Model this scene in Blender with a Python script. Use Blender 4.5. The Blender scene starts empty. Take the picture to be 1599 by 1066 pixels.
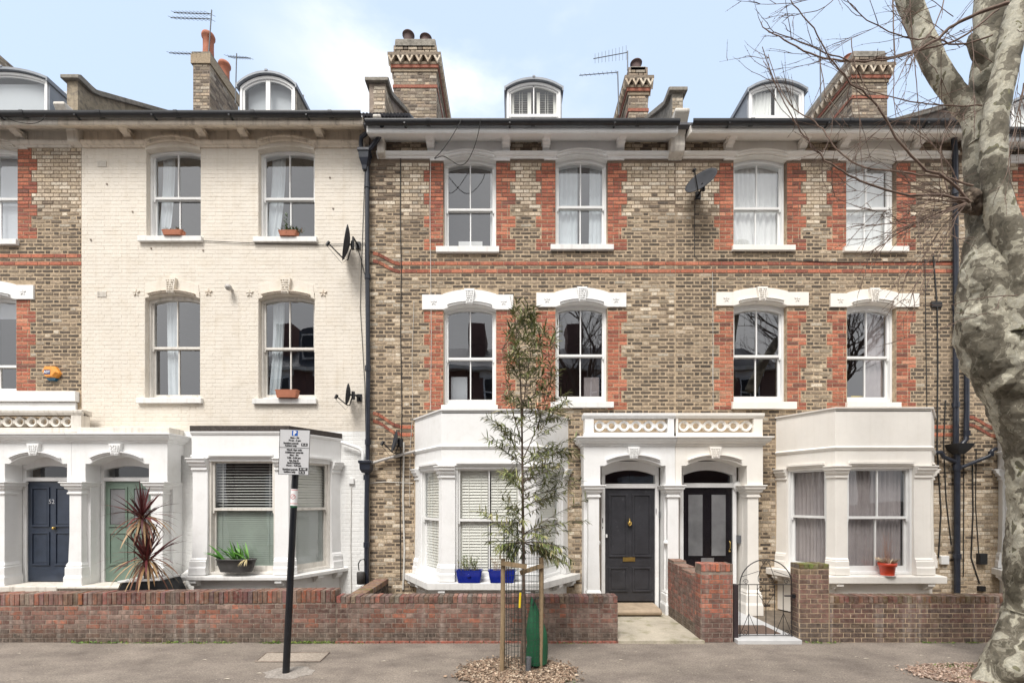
import bpy, bmesh, math, random
from mathutils import Vector, Matrix, noise
R = math.radians
random.seed(7)
sc = bpy.context.scene
C = sc.collection
# ---------------- camera, sky, sun, exposure ----------------
F = 735.0; CAMD = 9.3; CAMZ = 2.2; HX = 800.0; HY = 780.0      # focal length in px of a 1599 px wide frame
cam_d = bpy.data.cameras.new('camera'); cam = bpy.data.objects.new('camera', cam_d); C.objects.link(cam)
cam.location = (0, -CAMD, CAMZ); cam.rotation_euler = (R(90), 0, 0)
cam_d.sensor_width = 36; cam_d.lens = 36 * F / 1599; cam_d.shift_y = (HY - 533) / 1599; cam_d.shift_x = 0
cam_d.clip_end = 2000; cam_d.clip_start = .05
sc.camera = cam
sc.view_settings.view_transform = 'Standard'; sc.view_settings.look = 'None'
sc.view_settings.exposure = 1.0; sc.view_settings.gamma = 1
SUN_EL = 56; SUN_AZ = 200       # degrees; azimuth measured from +Y towards +X
w = bpy.data.worlds.new("World"); sc.world = w; w.use_nodes = True
nt = w.node_tree; N = nt.nodes; L = nt.links
N.clear()
wo = N.new('ShaderNodeOutputWorld'); bg = N.new('ShaderNodeBackground'); L.new(bg.outputs[0], wo.inputs[0])
sky = N.new('ShaderNodeTexSky'); sky.sky_type = 'NISHITA'; sky.sun_disc = False
sky.sun_elevation = R(SUN_EL); sky.sun_rotation = R(SUN_AZ); sky.air_density = 1.0; sky.dust_density = 1.0; sky.ozone_density = 1.2
bg.inputs['Strength'].default_value = 0.12
tc = N.new('ShaderNodeTexCoord'); sep = N.new('ShaderNodeSeparateXYZ'); L.new(tc.outputs['Generated'], sep.inputs[0])
mp = N.new('ShaderNodeMapping'); mp.inputs['Scale'].default_value = (1.5, 1.2, 3.4); mp.inputs['Location'].default_value = (0.30, 0.1, 0.9)
L.new(tc.outputs['Generated'], mp.inputs[0])
cn = N.new('ShaderNodeTexNoise'); cn.inputs['Scale'].default_value = 1.7; cn.inputs['Detail'].default_value = 7; cn.inputs['Roughness'].default_value = .55
L.new(mp.outputs[0], cn.inputs['Vector'])
cr = N.new('ShaderNodeMapRange'); cr.inputs['From Min'].default_value = .42; cr.inputs['From Max'].default_value = .74; cr.interpolation_type = 'SMOOTHSTEP'
L.new(cn.outputs['Fac'], cr.inputs['Value'])
# the overcast part of the sky lies behind the camera, over the street
br = N.new('ShaderNodeMapRange'); br.inputs['From Min'].default_value = .25; br.inputs['From Max'].default_value = -.25; br.interpolation_type = 'SMOOTHSTEP'
L.new(sep.outputs['Y'], br.inputs['Value'])
vd = N.new('ShaderNodeVectorMath'); vd.operation = 'DISTANCE'; vd.inputs[1].default_value = (-.08, .69, .72); L.new(tc.outputs['Generated'], vd.inputs[0])
vm = N.new('ShaderNodeMapRange'); vm.inputs['From Min'].default_value = .36; vm.inputs['From Max'].default_value = .08; vm.interpolation_type = 'SMOOTHSTEP'; L.new(vd.outputs['Value'], vm.inputs['Value'])
vmu = N.new('ShaderNodeMath'); vmu.operation = 'MULTIPLY'; L.new(vm.outputs[0], vmu.inputs[0]); L.new(cr.outputs[0], vmu.inputs[1])
mxm = N.new('ShaderNodeMath'); mxm.operation = 'MAXIMUM'; L.new(vmu.outputs[0], mxm.inputs[0]); L.new(br.outputs[0], mxm.inputs[1])
cn2 = N.new('ShaderNodeTexNoise'); cn2.inputs['Scale'].default_value = 2.2; cn2.inputs['Detail'].default_value = 5; L.new(tc.outputs['Generated'], cn2.inputs['Vector'])
cc = N.new('ShaderNodeValToRGB'); L.new(cn2.outputs['Fac'], cc.inputs[0])
cc.color_ramp.elements[0].position = .3; cc.color_ramp.elements[0].color = (4.7, 4.7, 4.7, 1)
cc.color_ramp.elements[1].position = .7; cc.color_ramp.elements[1].color = (6.9, 6.75, 6.5, 1)
# thin high veil of haze that pales the blue
mul = N.new('ShaderNodeMixRGB'); mul.inputs[0].default_value = .72; mul.inputs[2].default_value = (3.55, 4.25, 5.2, 1)
L.new(sky.outputs[0], mul.inputs[1])
mx = N.new('ShaderNodeMixRGB'); L.new(mxm.outputs[0], mx.inputs[0]); L.new(mul.outputs[0], mx.inputs[1]); L.new(cc.outputs[0], mx.inputs[2])
L.new(mx.outputs[0], bg.inputs['Color'])
sun_d = bpy.data.lights.new('sun', 'SUN'); sun_d.energy = 2.1; sun_d.angle = R(24); sun_d.color = (1, .965, .92)
sun = bpy.data.objects.new('sun', sun_d); C.objects.link(sun)
sd = Vector((math.sin(R(SUN_AZ)) * math.cos(R(SUN_EL)), math.cos(R(SUN_AZ)) * math.cos(R(SUN_EL)), math.sin(R(SUN_EL))))
sun.rotation_euler = sd.to_track_quat('Z', 'Y').to_euler(); sun.location = (-8, -14, 20)

# ---------------- helpers ----------------
def X(px, d=0.): return (px - HX) * (CAMD - d) / F
def Z(py, d=0.): return CAMZ + (HY - py) * (CAMD - d) / F
def P(px, py, d): return Vector((X(px, d), -d, Z(py, d)))
WL = {}
def tag(o, label=None, cat=None, group=None, kind=None):
    if label: o['label'] = label
    if cat: o['category'] = cat
    if group: o['group'] = group
    if kind: o['kind'] = kind
    return o
def empty(name, loc, label, cat, group=None):
    o = bpy.data.objects.new(name, None); C.objects.link(o); o.location = loc; WL[o] = Vector(loc)
    o.empty_display_size = .2
    return tag(o, label, cat, group)
class MB:
    def __init__(s, M=None): s.v = []; s.f = []; s.c = []; s.M = M; s.col = None; s.anycol = False; s.sm = []; s.smooth = False
    def add(s, vs, fs, col=None, smooth=None):
        b = len(s.v)
        for p in vs:
            p = Vector(p)
            s.v.append(s.M @ p if s.M else p)
        col = col or s.col
        if col: s.anycol = True
        for f in fs:
            s.f.append([b + i for i in f]); s.c.append(col or (.5, .5, .5)); s.sm.append(s.smooth if smooth is None else smooth)
    def box(s, x0, x1, y0, y1, z0, z1, col=None):
        s.add([(x0, y0, z0), (x1, y0, z0), (x1, y1, z0), (x0, y1, z0), (x0, y0, z1), (x1, y0, z1), (x1, y1, z1), (x0, y1, z1)],
              [(0, 1, 5, 4), (1, 2, 6, 5), (2, 3, 7, 6), (3, 0, 4, 7), (4, 5, 6, 7), (3, 2, 1, 0)], col)
    def quad(s, a, b, c, d, col=None): s.add([a, b, c, d], [(0, 1, 2, 3)], col)
    def prism(s, poly, y0, y1, col=None):      # poly of (x,z), extruded in y
        n = len(poly)
        s.add([(x, y0, z) for x, z in poly] + [(x, y1, z) for x, z in poly],
              [tuple(range(n)), tuple(range(2 * n - 1, n - 1, -1))] + [(i + n, (i + 1) % n + n, (i + 1) % n, i) for i in range(n)], col)
    def prismx(s, poly, x0, x1, col=None):     # poly of (y,z), extruded in x
        n = len(poly)
        s.add([(x0, y, z) for y, z in poly] + [(x1, y, z) for y, z in poly],
              [tuple(range(n)), tuple(range(2 * n - 1, n - 1, -1))] + [(i + n, (i + 1) % n + n, (i + 1) % n, i) for i in range(n)], col)
    def prismz(s, poly, z0, z1, col=None):
        n = len(poly)
        s.add([(x, y, z0) for x, y in poly] + [(x, y, z1) for x, y in poly],
              [tuple(range(n)), tuple(range(2 * n - 1, n - 1, -1))] + [(i + n, (i + 1) % n + n, (i + 1) % n, i) for i in range(n)], col)
    def tube(s, pts, r, n=8, col=None, cap=True, smooth=True):
        pts = [Vector(p) for p in pts]; m = len(pts)
        rr = r if isinstance(r, (list, tuple)) else [r] * m
        vs = []; up = None
        for i, p in enumerate(pts):
            t = (pts[min(i + 1, m - 1)] - pts[max(i - 1, 0)])
            if t.length < 1e-9: t = Vector((0, 0, 1))
            t.normalize()
            if up is None: up = Vector((0, 0, 1)) if abs(t.z) < .9 else Vector((0, 1, 0))
            a = t.cross(up)
            if a.length < 1e-6: a = t.cross(Vector((1, 0, 0)))
            a.normalize(); b = a.cross(t).normalized(); up = b
            for k in range(n):
                q = 2 * math.pi * k / n
                vs.append(p + (a * math.cos(q) + b * math.sin(q)) * rr[i])
        fs = [(i * n + k, i * n + (k + 1) % n, (i + 1) * n + (k + 1) % n, (i + 1) * n + k) for i in range(m - 1) for k in range(n)]
        s.add(vs, fs, col, smooth)
        if cap:
            s.add(vs[:n], [tuple(range(n - 1, -1, -1))], col, False); s.add(vs[-n:], [tuple(range(n))], col, False)
    def lathe(s, cx, cy, prof, n=24, col=None, smooth=True):  # prof of (r,z)
        vs = []
        for r, z in prof:
            for k in range(n):
                q = 2 * math.pi * k / n; vs.append((cx + r * math.cos(q), cy + r * math.sin(q), z))
        fs = [(i * n + k, i * n + (k + 1) % n, (i + 1) * n + (k + 1) % n, (i + 1) * n + k) for i in range(len(prof) - 1) for k in range(n)]
        s.add(vs, fs, col, smooth)
        s.add([(cx + prof[-1][0] * math.cos(2 * math.pi * k / n), cy + prof[-1][0] * math.sin(2 * math.pi * k / n), prof[-1][1]) for k in range(n)], [tuple(range(n))], col, False)
    def stack(s, cx, cy, prof, rot=0, dy=None, col=None):     # square stack: prof of (half width, z)
        dy = dy or 0
        cs, sn = math.cos(rot), math.sin(rot); vs = []
        for h, z in prof:
            for a, b in ((-1, -1), (1, -1), (1, 1), (-1, 1)):
                x, y = a * h, b * (h + dy); vs.append((cx + x * cs - y * sn, cy + x * sn + y * cs, z))
        fs = [(i * 4 + k, i * 4 + (k + 1) % 4, (i + 1) * 4 + (k + 1) % 4, (i + 1) * 4 + k) for i in range(len(prof) - 1) for k in range(4)]
        m = len(prof) * 4
        s.add(vs, fs + [(3, 2, 1, 0), (m - 4, m - 3, m - 2, m - 1)], col)
    def sweep(s, prof, path, col=None):        # prof: closed list of (out,z); path: (x,y) points, outward is to the right of travel
        pts = [Vector((a, b)) for a, b in path]; m = len(pts); n = len(prof); vs = []
        ds = [(pts[i + 1] - pts[i]).normalized() for i in range(m - 1)]
        ns = [Vector((d.y, -d.x)) for d in ds]
        for i in range(m):
            if i == 0: mt = ns[0]
            elif i == m - 1: mt = ns[-1]
            else: mt = (ns[i - 1] + ns[i]) / (1 + ns[i - 1].dot(ns[i]))
            for o, z in prof: q = pts[i] + mt * o; vs.append((q.x, q.y, z))
        fs = [(i * n + k, i * n + (k + 1) % n, (i + 1) * n + (k + 1) % n, (i + 1) * n + k) for i in range(m - 1) for k in range(n)]
        fs += [tuple(range(n - 1, -1, -1)), tuple(range((m - 1) * n, m * n))]
        s.add(vs, fs, col)
    def build(s, name, mat, parent=None, bevel=0, label=None, cat=None, group=None, kind=None, origin=None):
        if not s.v: s.v = [Vector((0, 0, 0))]
        lo = Vector((min(v.x for v in s.v), min(v.y for v in s.v), min(v.z for v in s.v)))
        hi = Vector((max(v.x for v in s.v), max(v.y for v in s.v), max(v.z for v in s.v)))
        og = Vector(origin) if origin is not None else Vector(((lo.x + hi.x) / 2, (lo.y + hi.y) / 2, lo.z))
        me = bpy.data.meshes.new(name); me.from_pydata([v - og for v in s.v], [], s.f)
        if s.anycol:
            at = me.attributes.new('col', 'FLOAT_COLOR', 'FACE')
            at.data.foreach_set('color', [q for c in s.c for q in (c[0], c[1], c[2], 1)])
        if any(s.sm): me.polygons.foreach_set('use_smooth', s.sm)
        me.materials.append(mat); me.update()
        o = bpy.data.objects.new(name, me); C.objects.link(o)
        o.parent = parent; o.location = og - (WL[parent] if parent else Vector((0, 0, 0))); WL[o] = og
        if bevel:
            b = o.modifiers.new('bevel', 'BEVEL'); b.width = bevel; b.segments = 2; b.limit_method = 'ANGLE'; b.angle_limit = R(40)
            b.harden_normals = False
        return tag(o, label, cat, group, kind)
def arc(x0, x1, zs, rise, n=12):
    xc = (x0 + x1) / 2; h = (x1 - x0) / 2
    r = (h * h + rise * rise) / (2 * rise); a = math.asin(h / r)
    return [(xc + r * math.sin(-a + 2 * a * i / n), zs + rise - r + r * math.cos(-a + 2 * a * i / n)) for i in range(n + 1)]
def frame_m(p, ang=0):   # local x along the wall, y inward, z up
    return Matrix.Translation(Vector(p)) @ Matrix.Rotation(ang, 4, 'Z')
def smooth(a, b, x):
    t = max(0, min(1, (x - a) / (b - a))); return t * t * (3 - 2 * t)
def lerp(a, b, t): return tuple(p + (q - p) * t for p, q in zip(a, b))

def jit(c, a, b): k = random.uniform(a, b); return tuple(q * k for q in c)
# ---------------- materials ----------------
def mat(name, col, rough=.7, var=.15, scale=4, bump=0, bscale=40, col2=None, thr=(.45, .65), spec=.5, metal=0, stretch=(1, 1, 1), attr=False, dirt=None, speck=0, zmix=None):
    m = bpy.data.materials.new(name); m.use_nodes = True; t = m.node_tree; n = t.nodes; l = t.links
    b = n['Principled BSDF']; b.inputs['Roughness'].default_value = rough; b.inputs['Specular IOR Level'].default_value = spec; b.inputs['Metallic'].default_value = metal
    g = n.new('ShaderNodeNewGeometry'); mpn = n.new('ShaderNodeMapping'); mpn.inputs['Scale'].default_value = stretch
    l.new(g.outputs['Position'], mpn.inputs[0])
    nz = n.new('ShaderNodeTexNoise'); nz.inputs['Scale'].default_value = scale; nz.inputs['Detail'].default_value = 5; nz.inputs['Roughness'].default_value = .6
    l.new(mpn.outputs[0], nz.inputs['Vector'])
    mr = n.new('ShaderNodeMapRange'); mr.inputs['From Min'].default_value = .3; mr.inputs['From Max'].default_value = .7
    mr.inputs['To Min'].default_value = 1 - var; mr.inputs['To Max'].default_value = 1 + var; l.new(nz.outputs['Fac'], mr.inputs['Value'])
    if attr:
        src = n.new('ShaderNodeAttribute'); src.attribute_name = 'col'; src = src.outputs['Color']
    else:
        rg = n.new('ShaderNodeRGB'); rg.outputs[0].default_value = (*col, 1); src = rg.outputs[0]
    if col2:
        n2 = n.new('ShaderNodeTexNoise'); n2.inputs['Scale'].default_value = scale * 1.7; n2.inputs['Detail'].default_value = 6; n2.inputs['Roughness'].default_value = .65; l.new(mpn.outputs[0], n2.inputs['Vector'])
        r2 = n.new('ShaderNodeMapRange'); r2.inputs['From Min'].default_value = thr[0]; r2.inputs['From Max'].default_value = thr[1]; l.new(n2.outputs['Fac'], r2.inputs['Value'])
        mm = n.new('ShaderNodeMixRGB'); l.new(r2.outputs[0], mm.inputs[0]); l.new(src, mm.inputs[1]); mm.inputs[2].default_value = (*col2, 1); src = mm.outputs[0]
    if zmix:      # another colour of pointing higher up the wall: (z0, z1, colour)
        sx_ = n.new('ShaderNodeSeparateXYZ'); l.new(g.outputs['Position'], sx_.inputs[0]); nq = n.new('ShaderNodeTexNoise'); nq.inputs['Scale'].default_value = 1.3; nq.inputs['Detail'].default_value = 4; l.new(g.outputs['Position'], nq.inputs['Vector'])
        aq = n.new('ShaderNodeMath'); aq.operation = 'MULTIPLY_ADD'; aq.inputs[1].default_value = 2.2; l.new(nq.outputs['Fac'], aq.inputs[0]); l.new(sx_.outputs['Z'], aq.inputs[2])
        rq = n.new('ShaderNodeMapRange'); rq.inputs['From Min'].default_value = zmix[0] + 1.1; rq.inputs['From Max'].default_value = zmix[1] + 1.1; l.new(aq.outputs[0], rq.inputs['Value'])
        mq = n.new('ShaderNodeMixRGB'); l.new(rq.outputs[0], mq.inputs[0]); l.new(src, mq.inputs[1]); mq.inputs[2].default_value = (*zmix[2], 1); src = mq.outputs[0]
    if dirt:      # long vertical runs of grime: (colour, amount)
        mp3 = n.new('ShaderNodeMapping'); mp3.inputs['Scale'].default_value = (14, 14, .8); l.new(g.outputs['Position'], mp3.inputs[0])
        n3 = n.new('ShaderNodeTexNoise'); n3.inputs['Scale'].default_value = 1; n3.inputs['Detail'].default_value = 6; l.new(mp3.outputs[0], n3.inputs['Vector'])
        r3 = n.new('ShaderNodeMapRange'); r3.inputs['From Min'].default_value = .52; r3.inputs['From Max'].default_value = .78; r3.inputs['To Max'].default_value = dirt[1]; l.new(n3.outputs['Fac'], r3.inputs['Value'])
        m3 = n.new('ShaderNodeMixRGB'); l.new(r3.outputs[0], m3.inputs[0]); l.new(src, m3.inputs[1]); m3.inputs[2].default_value = (*dirt[0], 1); src = m3.outputs[0]
    mu = n.new('ShaderNodeVectorMath'); mu.operation = 'SCALE'; l.new(src, mu.inputs[0]); l.new(mr.outputs[0], mu.inputs['Scale'])
    if speck:
        n5 = n.new('ShaderNodeTexNoise'); n5.inputs['Scale'].default_value = 42; n5.inputs['Detail'].default_value = 6; n5.inputs['Roughness'].default_value = .8; l.new(g.outputs['Position'], n5.inputs['Vector'])
        r5 = n.new('ShaderNodeMapRange'); r5.inputs['From Min'].default_value = .3; r5.inputs['From Max'].default_value = .7; r5.inputs['To Min'].default_value = 1 - speck; r5.inputs['To Max'].default_value = 1 + speck; l.new(n5.outputs['Fac'], r5.inputs['Value'])
        m5 = n.new('ShaderNodeVectorMath'); m5.operation = 'SCALE'; l.new(mu.outputs[0], m5.inputs[0]); l.new(r5.outputs[0], m5.inputs['Scale']); mu = m5
    l.new(mu.outputs[0], b.inputs['Base Color'])
    if bump:
        nb = n.new('ShaderNodeTexNoise'); nb.inputs['Scale'].default_value = bscale; nb.inputs['Detail'].default_value = 4; l.new(g.outputs['Position'], nb.inputs['Vector'])
        bp = n.new('ShaderNodeBump'); bp.inputs['Strength'].default_value = bump; bp.inputs['Distance'].default_value = .01; l.new(nb.outputs['Fac'], bp.inputs['Height']); l.new(bp.outputs[0], b.inputs['Normal'])
    return m
M = {}
M['brick'] = mat('brick', (.5, .4, .3), .88, .34, 30, .6, 90, attr=True, col2=(.33, .26, .185), thr=(.56, .80))
M['redbrick'] = mat('garden_brick', (.3, .2, .1), .88, .38, 13, .55, 80, attr=True, col2=(.17, .125, .10), thr=(.46, .66), dirt=((.40, .36, .32), .5))
M['mortar'] = mat('mortar', (.45, .35, .24), .95, .28, 9, .5, 120, col2=(.25, .19, .14), thr=(.5, .68), zmix=(7.5, 8.2, (.17, .125, .09)))
M['mortar_dark'] = mat('mortar_dark', (.24, .195, .16), .95, .35, 7, .5, 120, col2=(.42, .36, .29), thr=(.55, .75))
M['paint_brick'] = mat('cream_masonry_paint', (.71, .655, .575), .75, .045, 2.0, .5, 55, dirt=((.50, .42, .31), .28), col2=(.65, .585, .49), thr=(.48, .75))
M['paint_white_brick'] = mat('white_masonry_paint', (.78, .78, .765), .7, .04, 3, .4, 45, dirt=((.55, .53, .48), .3))
M['white'] = mat('white_stucco', (.79, .79, .785), .55, .03, 3, .10, 25, col2=(.72, .715, .70), thr=(.5, .8), dirt=((.50, .49, .45), .12))
M['cream'] = mat('warm_white_stucco', (.82, .785, .73), .55, .03, 3, .10, 25, col2=(.78, .74, .68), thr=(.5, .8), dirt=((.52, .46, .37), .12))
M['oldpaint'] = mat('grubby_stucco', (.64, .60, .54), .65, .10, 5, .3, 30, dirt=((.26, .22, .18), .6))
M['oldpaint2'] = mat('weathered_eaves_paint', (.68, .60, .50), .65, .12, 5, .35, 30, dirt=((.22, .17, .13), .65))
M['sillpaint'] = mat('sill_paint', (.74, .73, .71), .5, .06, 6, .15, 30, dirt=((.35, .34, .33), .35))
M['frame'] = mat('window_paint', (.80, .80, .79), .35, .03, 5, .05, 30)
M['frame_old'] = mat('old_window_paint', (.70, .67, .62), .45, .08, 12, .1, 30, dirt=((.3, .27, .22), .5))
M['gutter'] = mat('black_iron', (.022, .023, .027), .35, .25, 8, .1, 30)
M['pipe'] = mat('painted_pipe', (.022, .026, .038), .3, .25, 8, .15, 30, col2=(.16, .17, .19), thr=(.72, .82))
M['greypipe'] = mat('grey_plastic', (.42, .40, .38), .5, .15, 8)
M['coping'] = mat('stone_coping', (.24, .22, .19), .9, .3, 9, .5, 40, col2=(.12, .11, .09), thr=(.5, .7))
M['render_grey'] = mat('old_cement_render', (.30, .25, .18), .9, .25, 6, .5, 40, col2=(.13, .11, .09), thr=(.45, .7))
M['slate'] = mat('slate', (.07, .07, .08), .6, .3, 12, .2, 30)
M['lead'] = mat('lead_sheet', (.25, .27, .30), .55, .15, 5, .15, 20)
M['claypot'] = mat('chimney_clay', (.36, .13, .075), .8, .2, 10, .2, 40)
M['terracotta'] = mat('terracotta', (.36, .13, .07), .75, .12, 10, .1, 40)
M['dirtyclay'] = mat('sooty_clay', (.09, .055, .05), .8, .2, 10, .2, 40)
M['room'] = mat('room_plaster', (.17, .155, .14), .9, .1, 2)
M['curtain'] = mat('sheer_curtain', (.80, .81, .80), .9, .05, 3)
M['curtain_blue'] = mat('pale_blue_curtain', (.58, .63, .66), .9, .08, 3)
M['curtain_grey'] = mat('mauve_grey_curtain', (.36, .32, .325), .9, .12, 3)
M['blind'] = mat('blind_slats', (.62, .62, .60), .6, .03, 3)
M['shutter'] = mat('louvre_shutter', (.80, .79, .74), .5, .02, 3)
M['rollerblind'] = mat('roller_blind', (.50, .53, .57), .7, .02, 3)
M['doorglass'] = mat('obscured_door_glass', (.16, .16, .165), .25, .35, 1.5)
M['frosted'] = mat('frosted_glass', (.30, .35, .31), .35, .12, 2)
M['frosted2'] = mat('frosted_glass_pale', (.47, .50, .49), .35, .06, 2)
M['navy'] = mat('navy_gloss', (.030, .040, .062), .3, .2, 6, .05, 20)
M['charcoal'] = mat('charcoal_gloss', (.034, .034, .039), .35, .25, 5, .08, 20, col2=(.075, .075, .08), thr=(.6, .75))
M['blackgloss'] = mat('black_gloss', (.010, .008, .010), .2, .2, 6)
M['sage'] = mat('sage_green_gloss', (.15, .205, .165), .4, .1, 6, .05, 20)
M['brass'] = mat('brass', (.55, .38, .12), .3, .15, 10, metal=.9)
M['steel'] = mat('steel', (.6, .6, .62), .35, .1, 10, metal=.9)
M['white_plastic'] = mat('white_plastic', (.75, .75, .74), .4, .03, 10)
M['grey_plastic'] = mat('dark_plastic', (.10, .105, .115), .45, .12, 10)
M['dish'] = mat('satellite_dish_grey', (.030, .032, .038), .85, .25, 7, .05, 20)
M['black_plastic'] = mat('black_plastic', (.012, .012, .014), .45, .2, 10)
M['cable'] = mat('black_cable', (.02, .02, .02), .6, .2, 10)
M['cable_white'] = mat('white_cable', (.6, .58, .54), .6, .1, 10)
M['pavement'] = mat('pavement_asphalt', (.25, .212, .176), .92, .16, 1.1, .8, 130, col2=(.14, .115, .098), thr=(.40, .72), stretch=(.9, 1.3, 1), speck=.55)
M['road'] = mat('road_asphalt', (.06, .06, .062), .9, .15, 3, .5, 120)
M['kerb'] = mat('kerb_granite', (.34, .34, .34), .8, .12, 20, .3, 60)
M['soil'] = mat('garden_ground', (.16, .13, .10), .95, .3, 5, .5, 40)
M['concrete'] = mat('path_concrete', (.42, .375, .30), .9, .16, 2.4, .45, 60, col2=(.22, .205, .12), thr=(.50, .72), speck=.2)
M['tiles'] = mat('pale_stone', (.52, .52, .52), .7, .08, 4, .15, 40)
M['stone_step'] = mat('worn_stone', (.36, .28, .20), .85, .2, 6, .3, 40)
M['stone_cover'] = mat('inspection_cover', (.33, .28, .23), .9, .1, 20, .4, 60, speck=.5)
M['mat'] = mat('coir_mat', (.16, .11, .085), .95, .2, 30, .5, 200)
M['ground'] = mat('ground', (.12, .11, .10), .95, .2, 1)
M['post'] = mat('black_post_paint', (.009, .010, .013), .3, .25, 8, .1, 30, col2=(.10, .10, .11), thr=(.70, .78))
M['sign'] = mat('sign_face', (.56, .56, .57), .35, .02, 10)
M['signtext'] = mat('sign_lettering', (.02, .02, .022), .5, .02, 10)
M['signblue'] = mat('sign_blue', (.012, .10, .42), .4, .02, 10)
M['signwhite'] = mat('sign_white', (.80, .80, .80), .4, .02, 10)
M['signred'] = mat('sign_red', (.55, .03, .03), .4, .02, 10)
M['orange'] = mat('orange_plastic', (.80, .33, .06), .35, .04, 10)
M['bluegreen'] = mat('blue_lens', (.01, .09, .16), .25, .05, 10)
M['deepblue'] = mat('blue_letter_panel', (.01, .03, .16), .4, .02, 10)
M['leaf'] = mat('narrow_leaf', (.5, .5, .5), .55, .25, 20, attr=True)
M['stem'] = mat('sapling_bark', (.14, .10, .075), .85, .3, 25, .4, 60)
M['stake'] = mat('softwood_stake', (.25, .18, .105), .85, .25, 14, .3, 50, stretch=(4, 4, .6))
M['wire'] = mat('green_mesh_wire', (.02, .035, .03), .5, .1, 10)
M['greenbag'] = mat('green_bag', (.008, .085, .035), .6, .2, 8, .2, 30)
M['yellow'] = mat('yellow_tag', (.75, .55, .02), .5, .05, 10)
M['mulch'] = mat('bark_chips', (.5, .5, .5), .9, .25, 30, attr=True)
M['mulchbase'] = mat('mulch_bed', (.20, .13, .09), .95, .35, 40, .8, 60)
M['redleaf'] = mat('cordyline_leaf', (.5, .5, .5), .5, .2, 15, attr=True)
M['blueglaze'] = mat('blue_glaze', (.010, .022, .22), .12, .25, 6)
M['redpot'] = mat('red_plastic', (.55, .055, .02), .4, .05, 6)
M['trough'] = mat('dark_trough', (.055, .052, .05), .5, .3, 8)
M['iron'] = mat('wrought_iron', (.010, .010, .012), .4, .1, 6)
M['darkwood'] = mat('dark_wood', (.030, .020, .022), .6, .25, 8)
M['twig'] = mat('twig_bark', (.15, .10, .075), .8, .3, 12)
M['weed'] = mat('weed_leaf', (.5, .5, .5), .6, .2, 15, attr=True)
M['deadleaf'] = mat('pale_litter', (.62, .55, .45), .8, .15, 15)
M['felt'] = mat('mossy_lead', (.055, .045, .04), .85, .4, 25, .6, 40, col2=(.22, .2, .18), thr=(.6, .72))
M['moss'] = mat('moss', (.13, .12, .03), .95, .35, 30, .6, 60)
# glass: mirror-like share over a clear pane
def glass(name, f0, tint=(1, 1, 1)):
    m = bpy.data.materials.new(name); m.use_nodes = True; t = m.node_tree; n = t.nodes; l = t.links; n.clear()
    o = n.new('ShaderNodeOutputMaterial'); mix = n.new('ShaderNodeMixShader'); tr = n.new('ShaderNodeBsdfTransparent'); gl = n.new('ShaderNodeBsdfGlossy')
    tr.inputs[0].default_value = (*tint, 1); gl.inputs['Roughness'].default_value = 0.0; gl.inputs['Color'].default_value = (.93, .95, 1, 1)
    g = n.new('ShaderNodeNewGeometry'); nb = n.new('ShaderNodeTexNoise'); nb.inputs['Scale'].default_value = 1.6; nb.inputs['Detail'].default_value = 1; l.new(g.outputs['Position'], nb.inputs['Vector'])
    bp = n.new('ShaderNodeBump'); bp.inputs['Strength'].default_value = .12; bp.inputs['Distance'].default_value = .02; l.new(nb.outputs['Fac'], bp.inputs['Height']); l.new(bp.outputs[0], gl.inputs['Normal'])
    lw = n.new('ShaderNodeLayerWeight'); lw.inputs['Blend'].default_value = .5; pw = n.new('ShaderNodeMath'); pw.operation = 'POWER'; pw.inputs[1].default_value = 4; l.new(lw.outputs['Facing'], pw.inputs[0])
    fr = n.new('ShaderNodeMapRange'); fr.inputs['To Min'].default_value = f0; fr.inputs['To Max'].default_value = 1; l.new(pw.outputs[0], fr.inputs['Value']); l.new(fr.outputs[0], mix.inputs[0]); l.new(tr.outputs[0], mix.inputs[1]); l.new(gl.outputs[0], mix.inputs[2])
    l.new(mix.outputs[0], o.inputs[0]); return m
M['glass'] = glass('window_glass', .17, (.90, .91, .91))
M['glass_clear'] = glass('clear_glass', .07, (.93, .94, .93))
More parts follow.
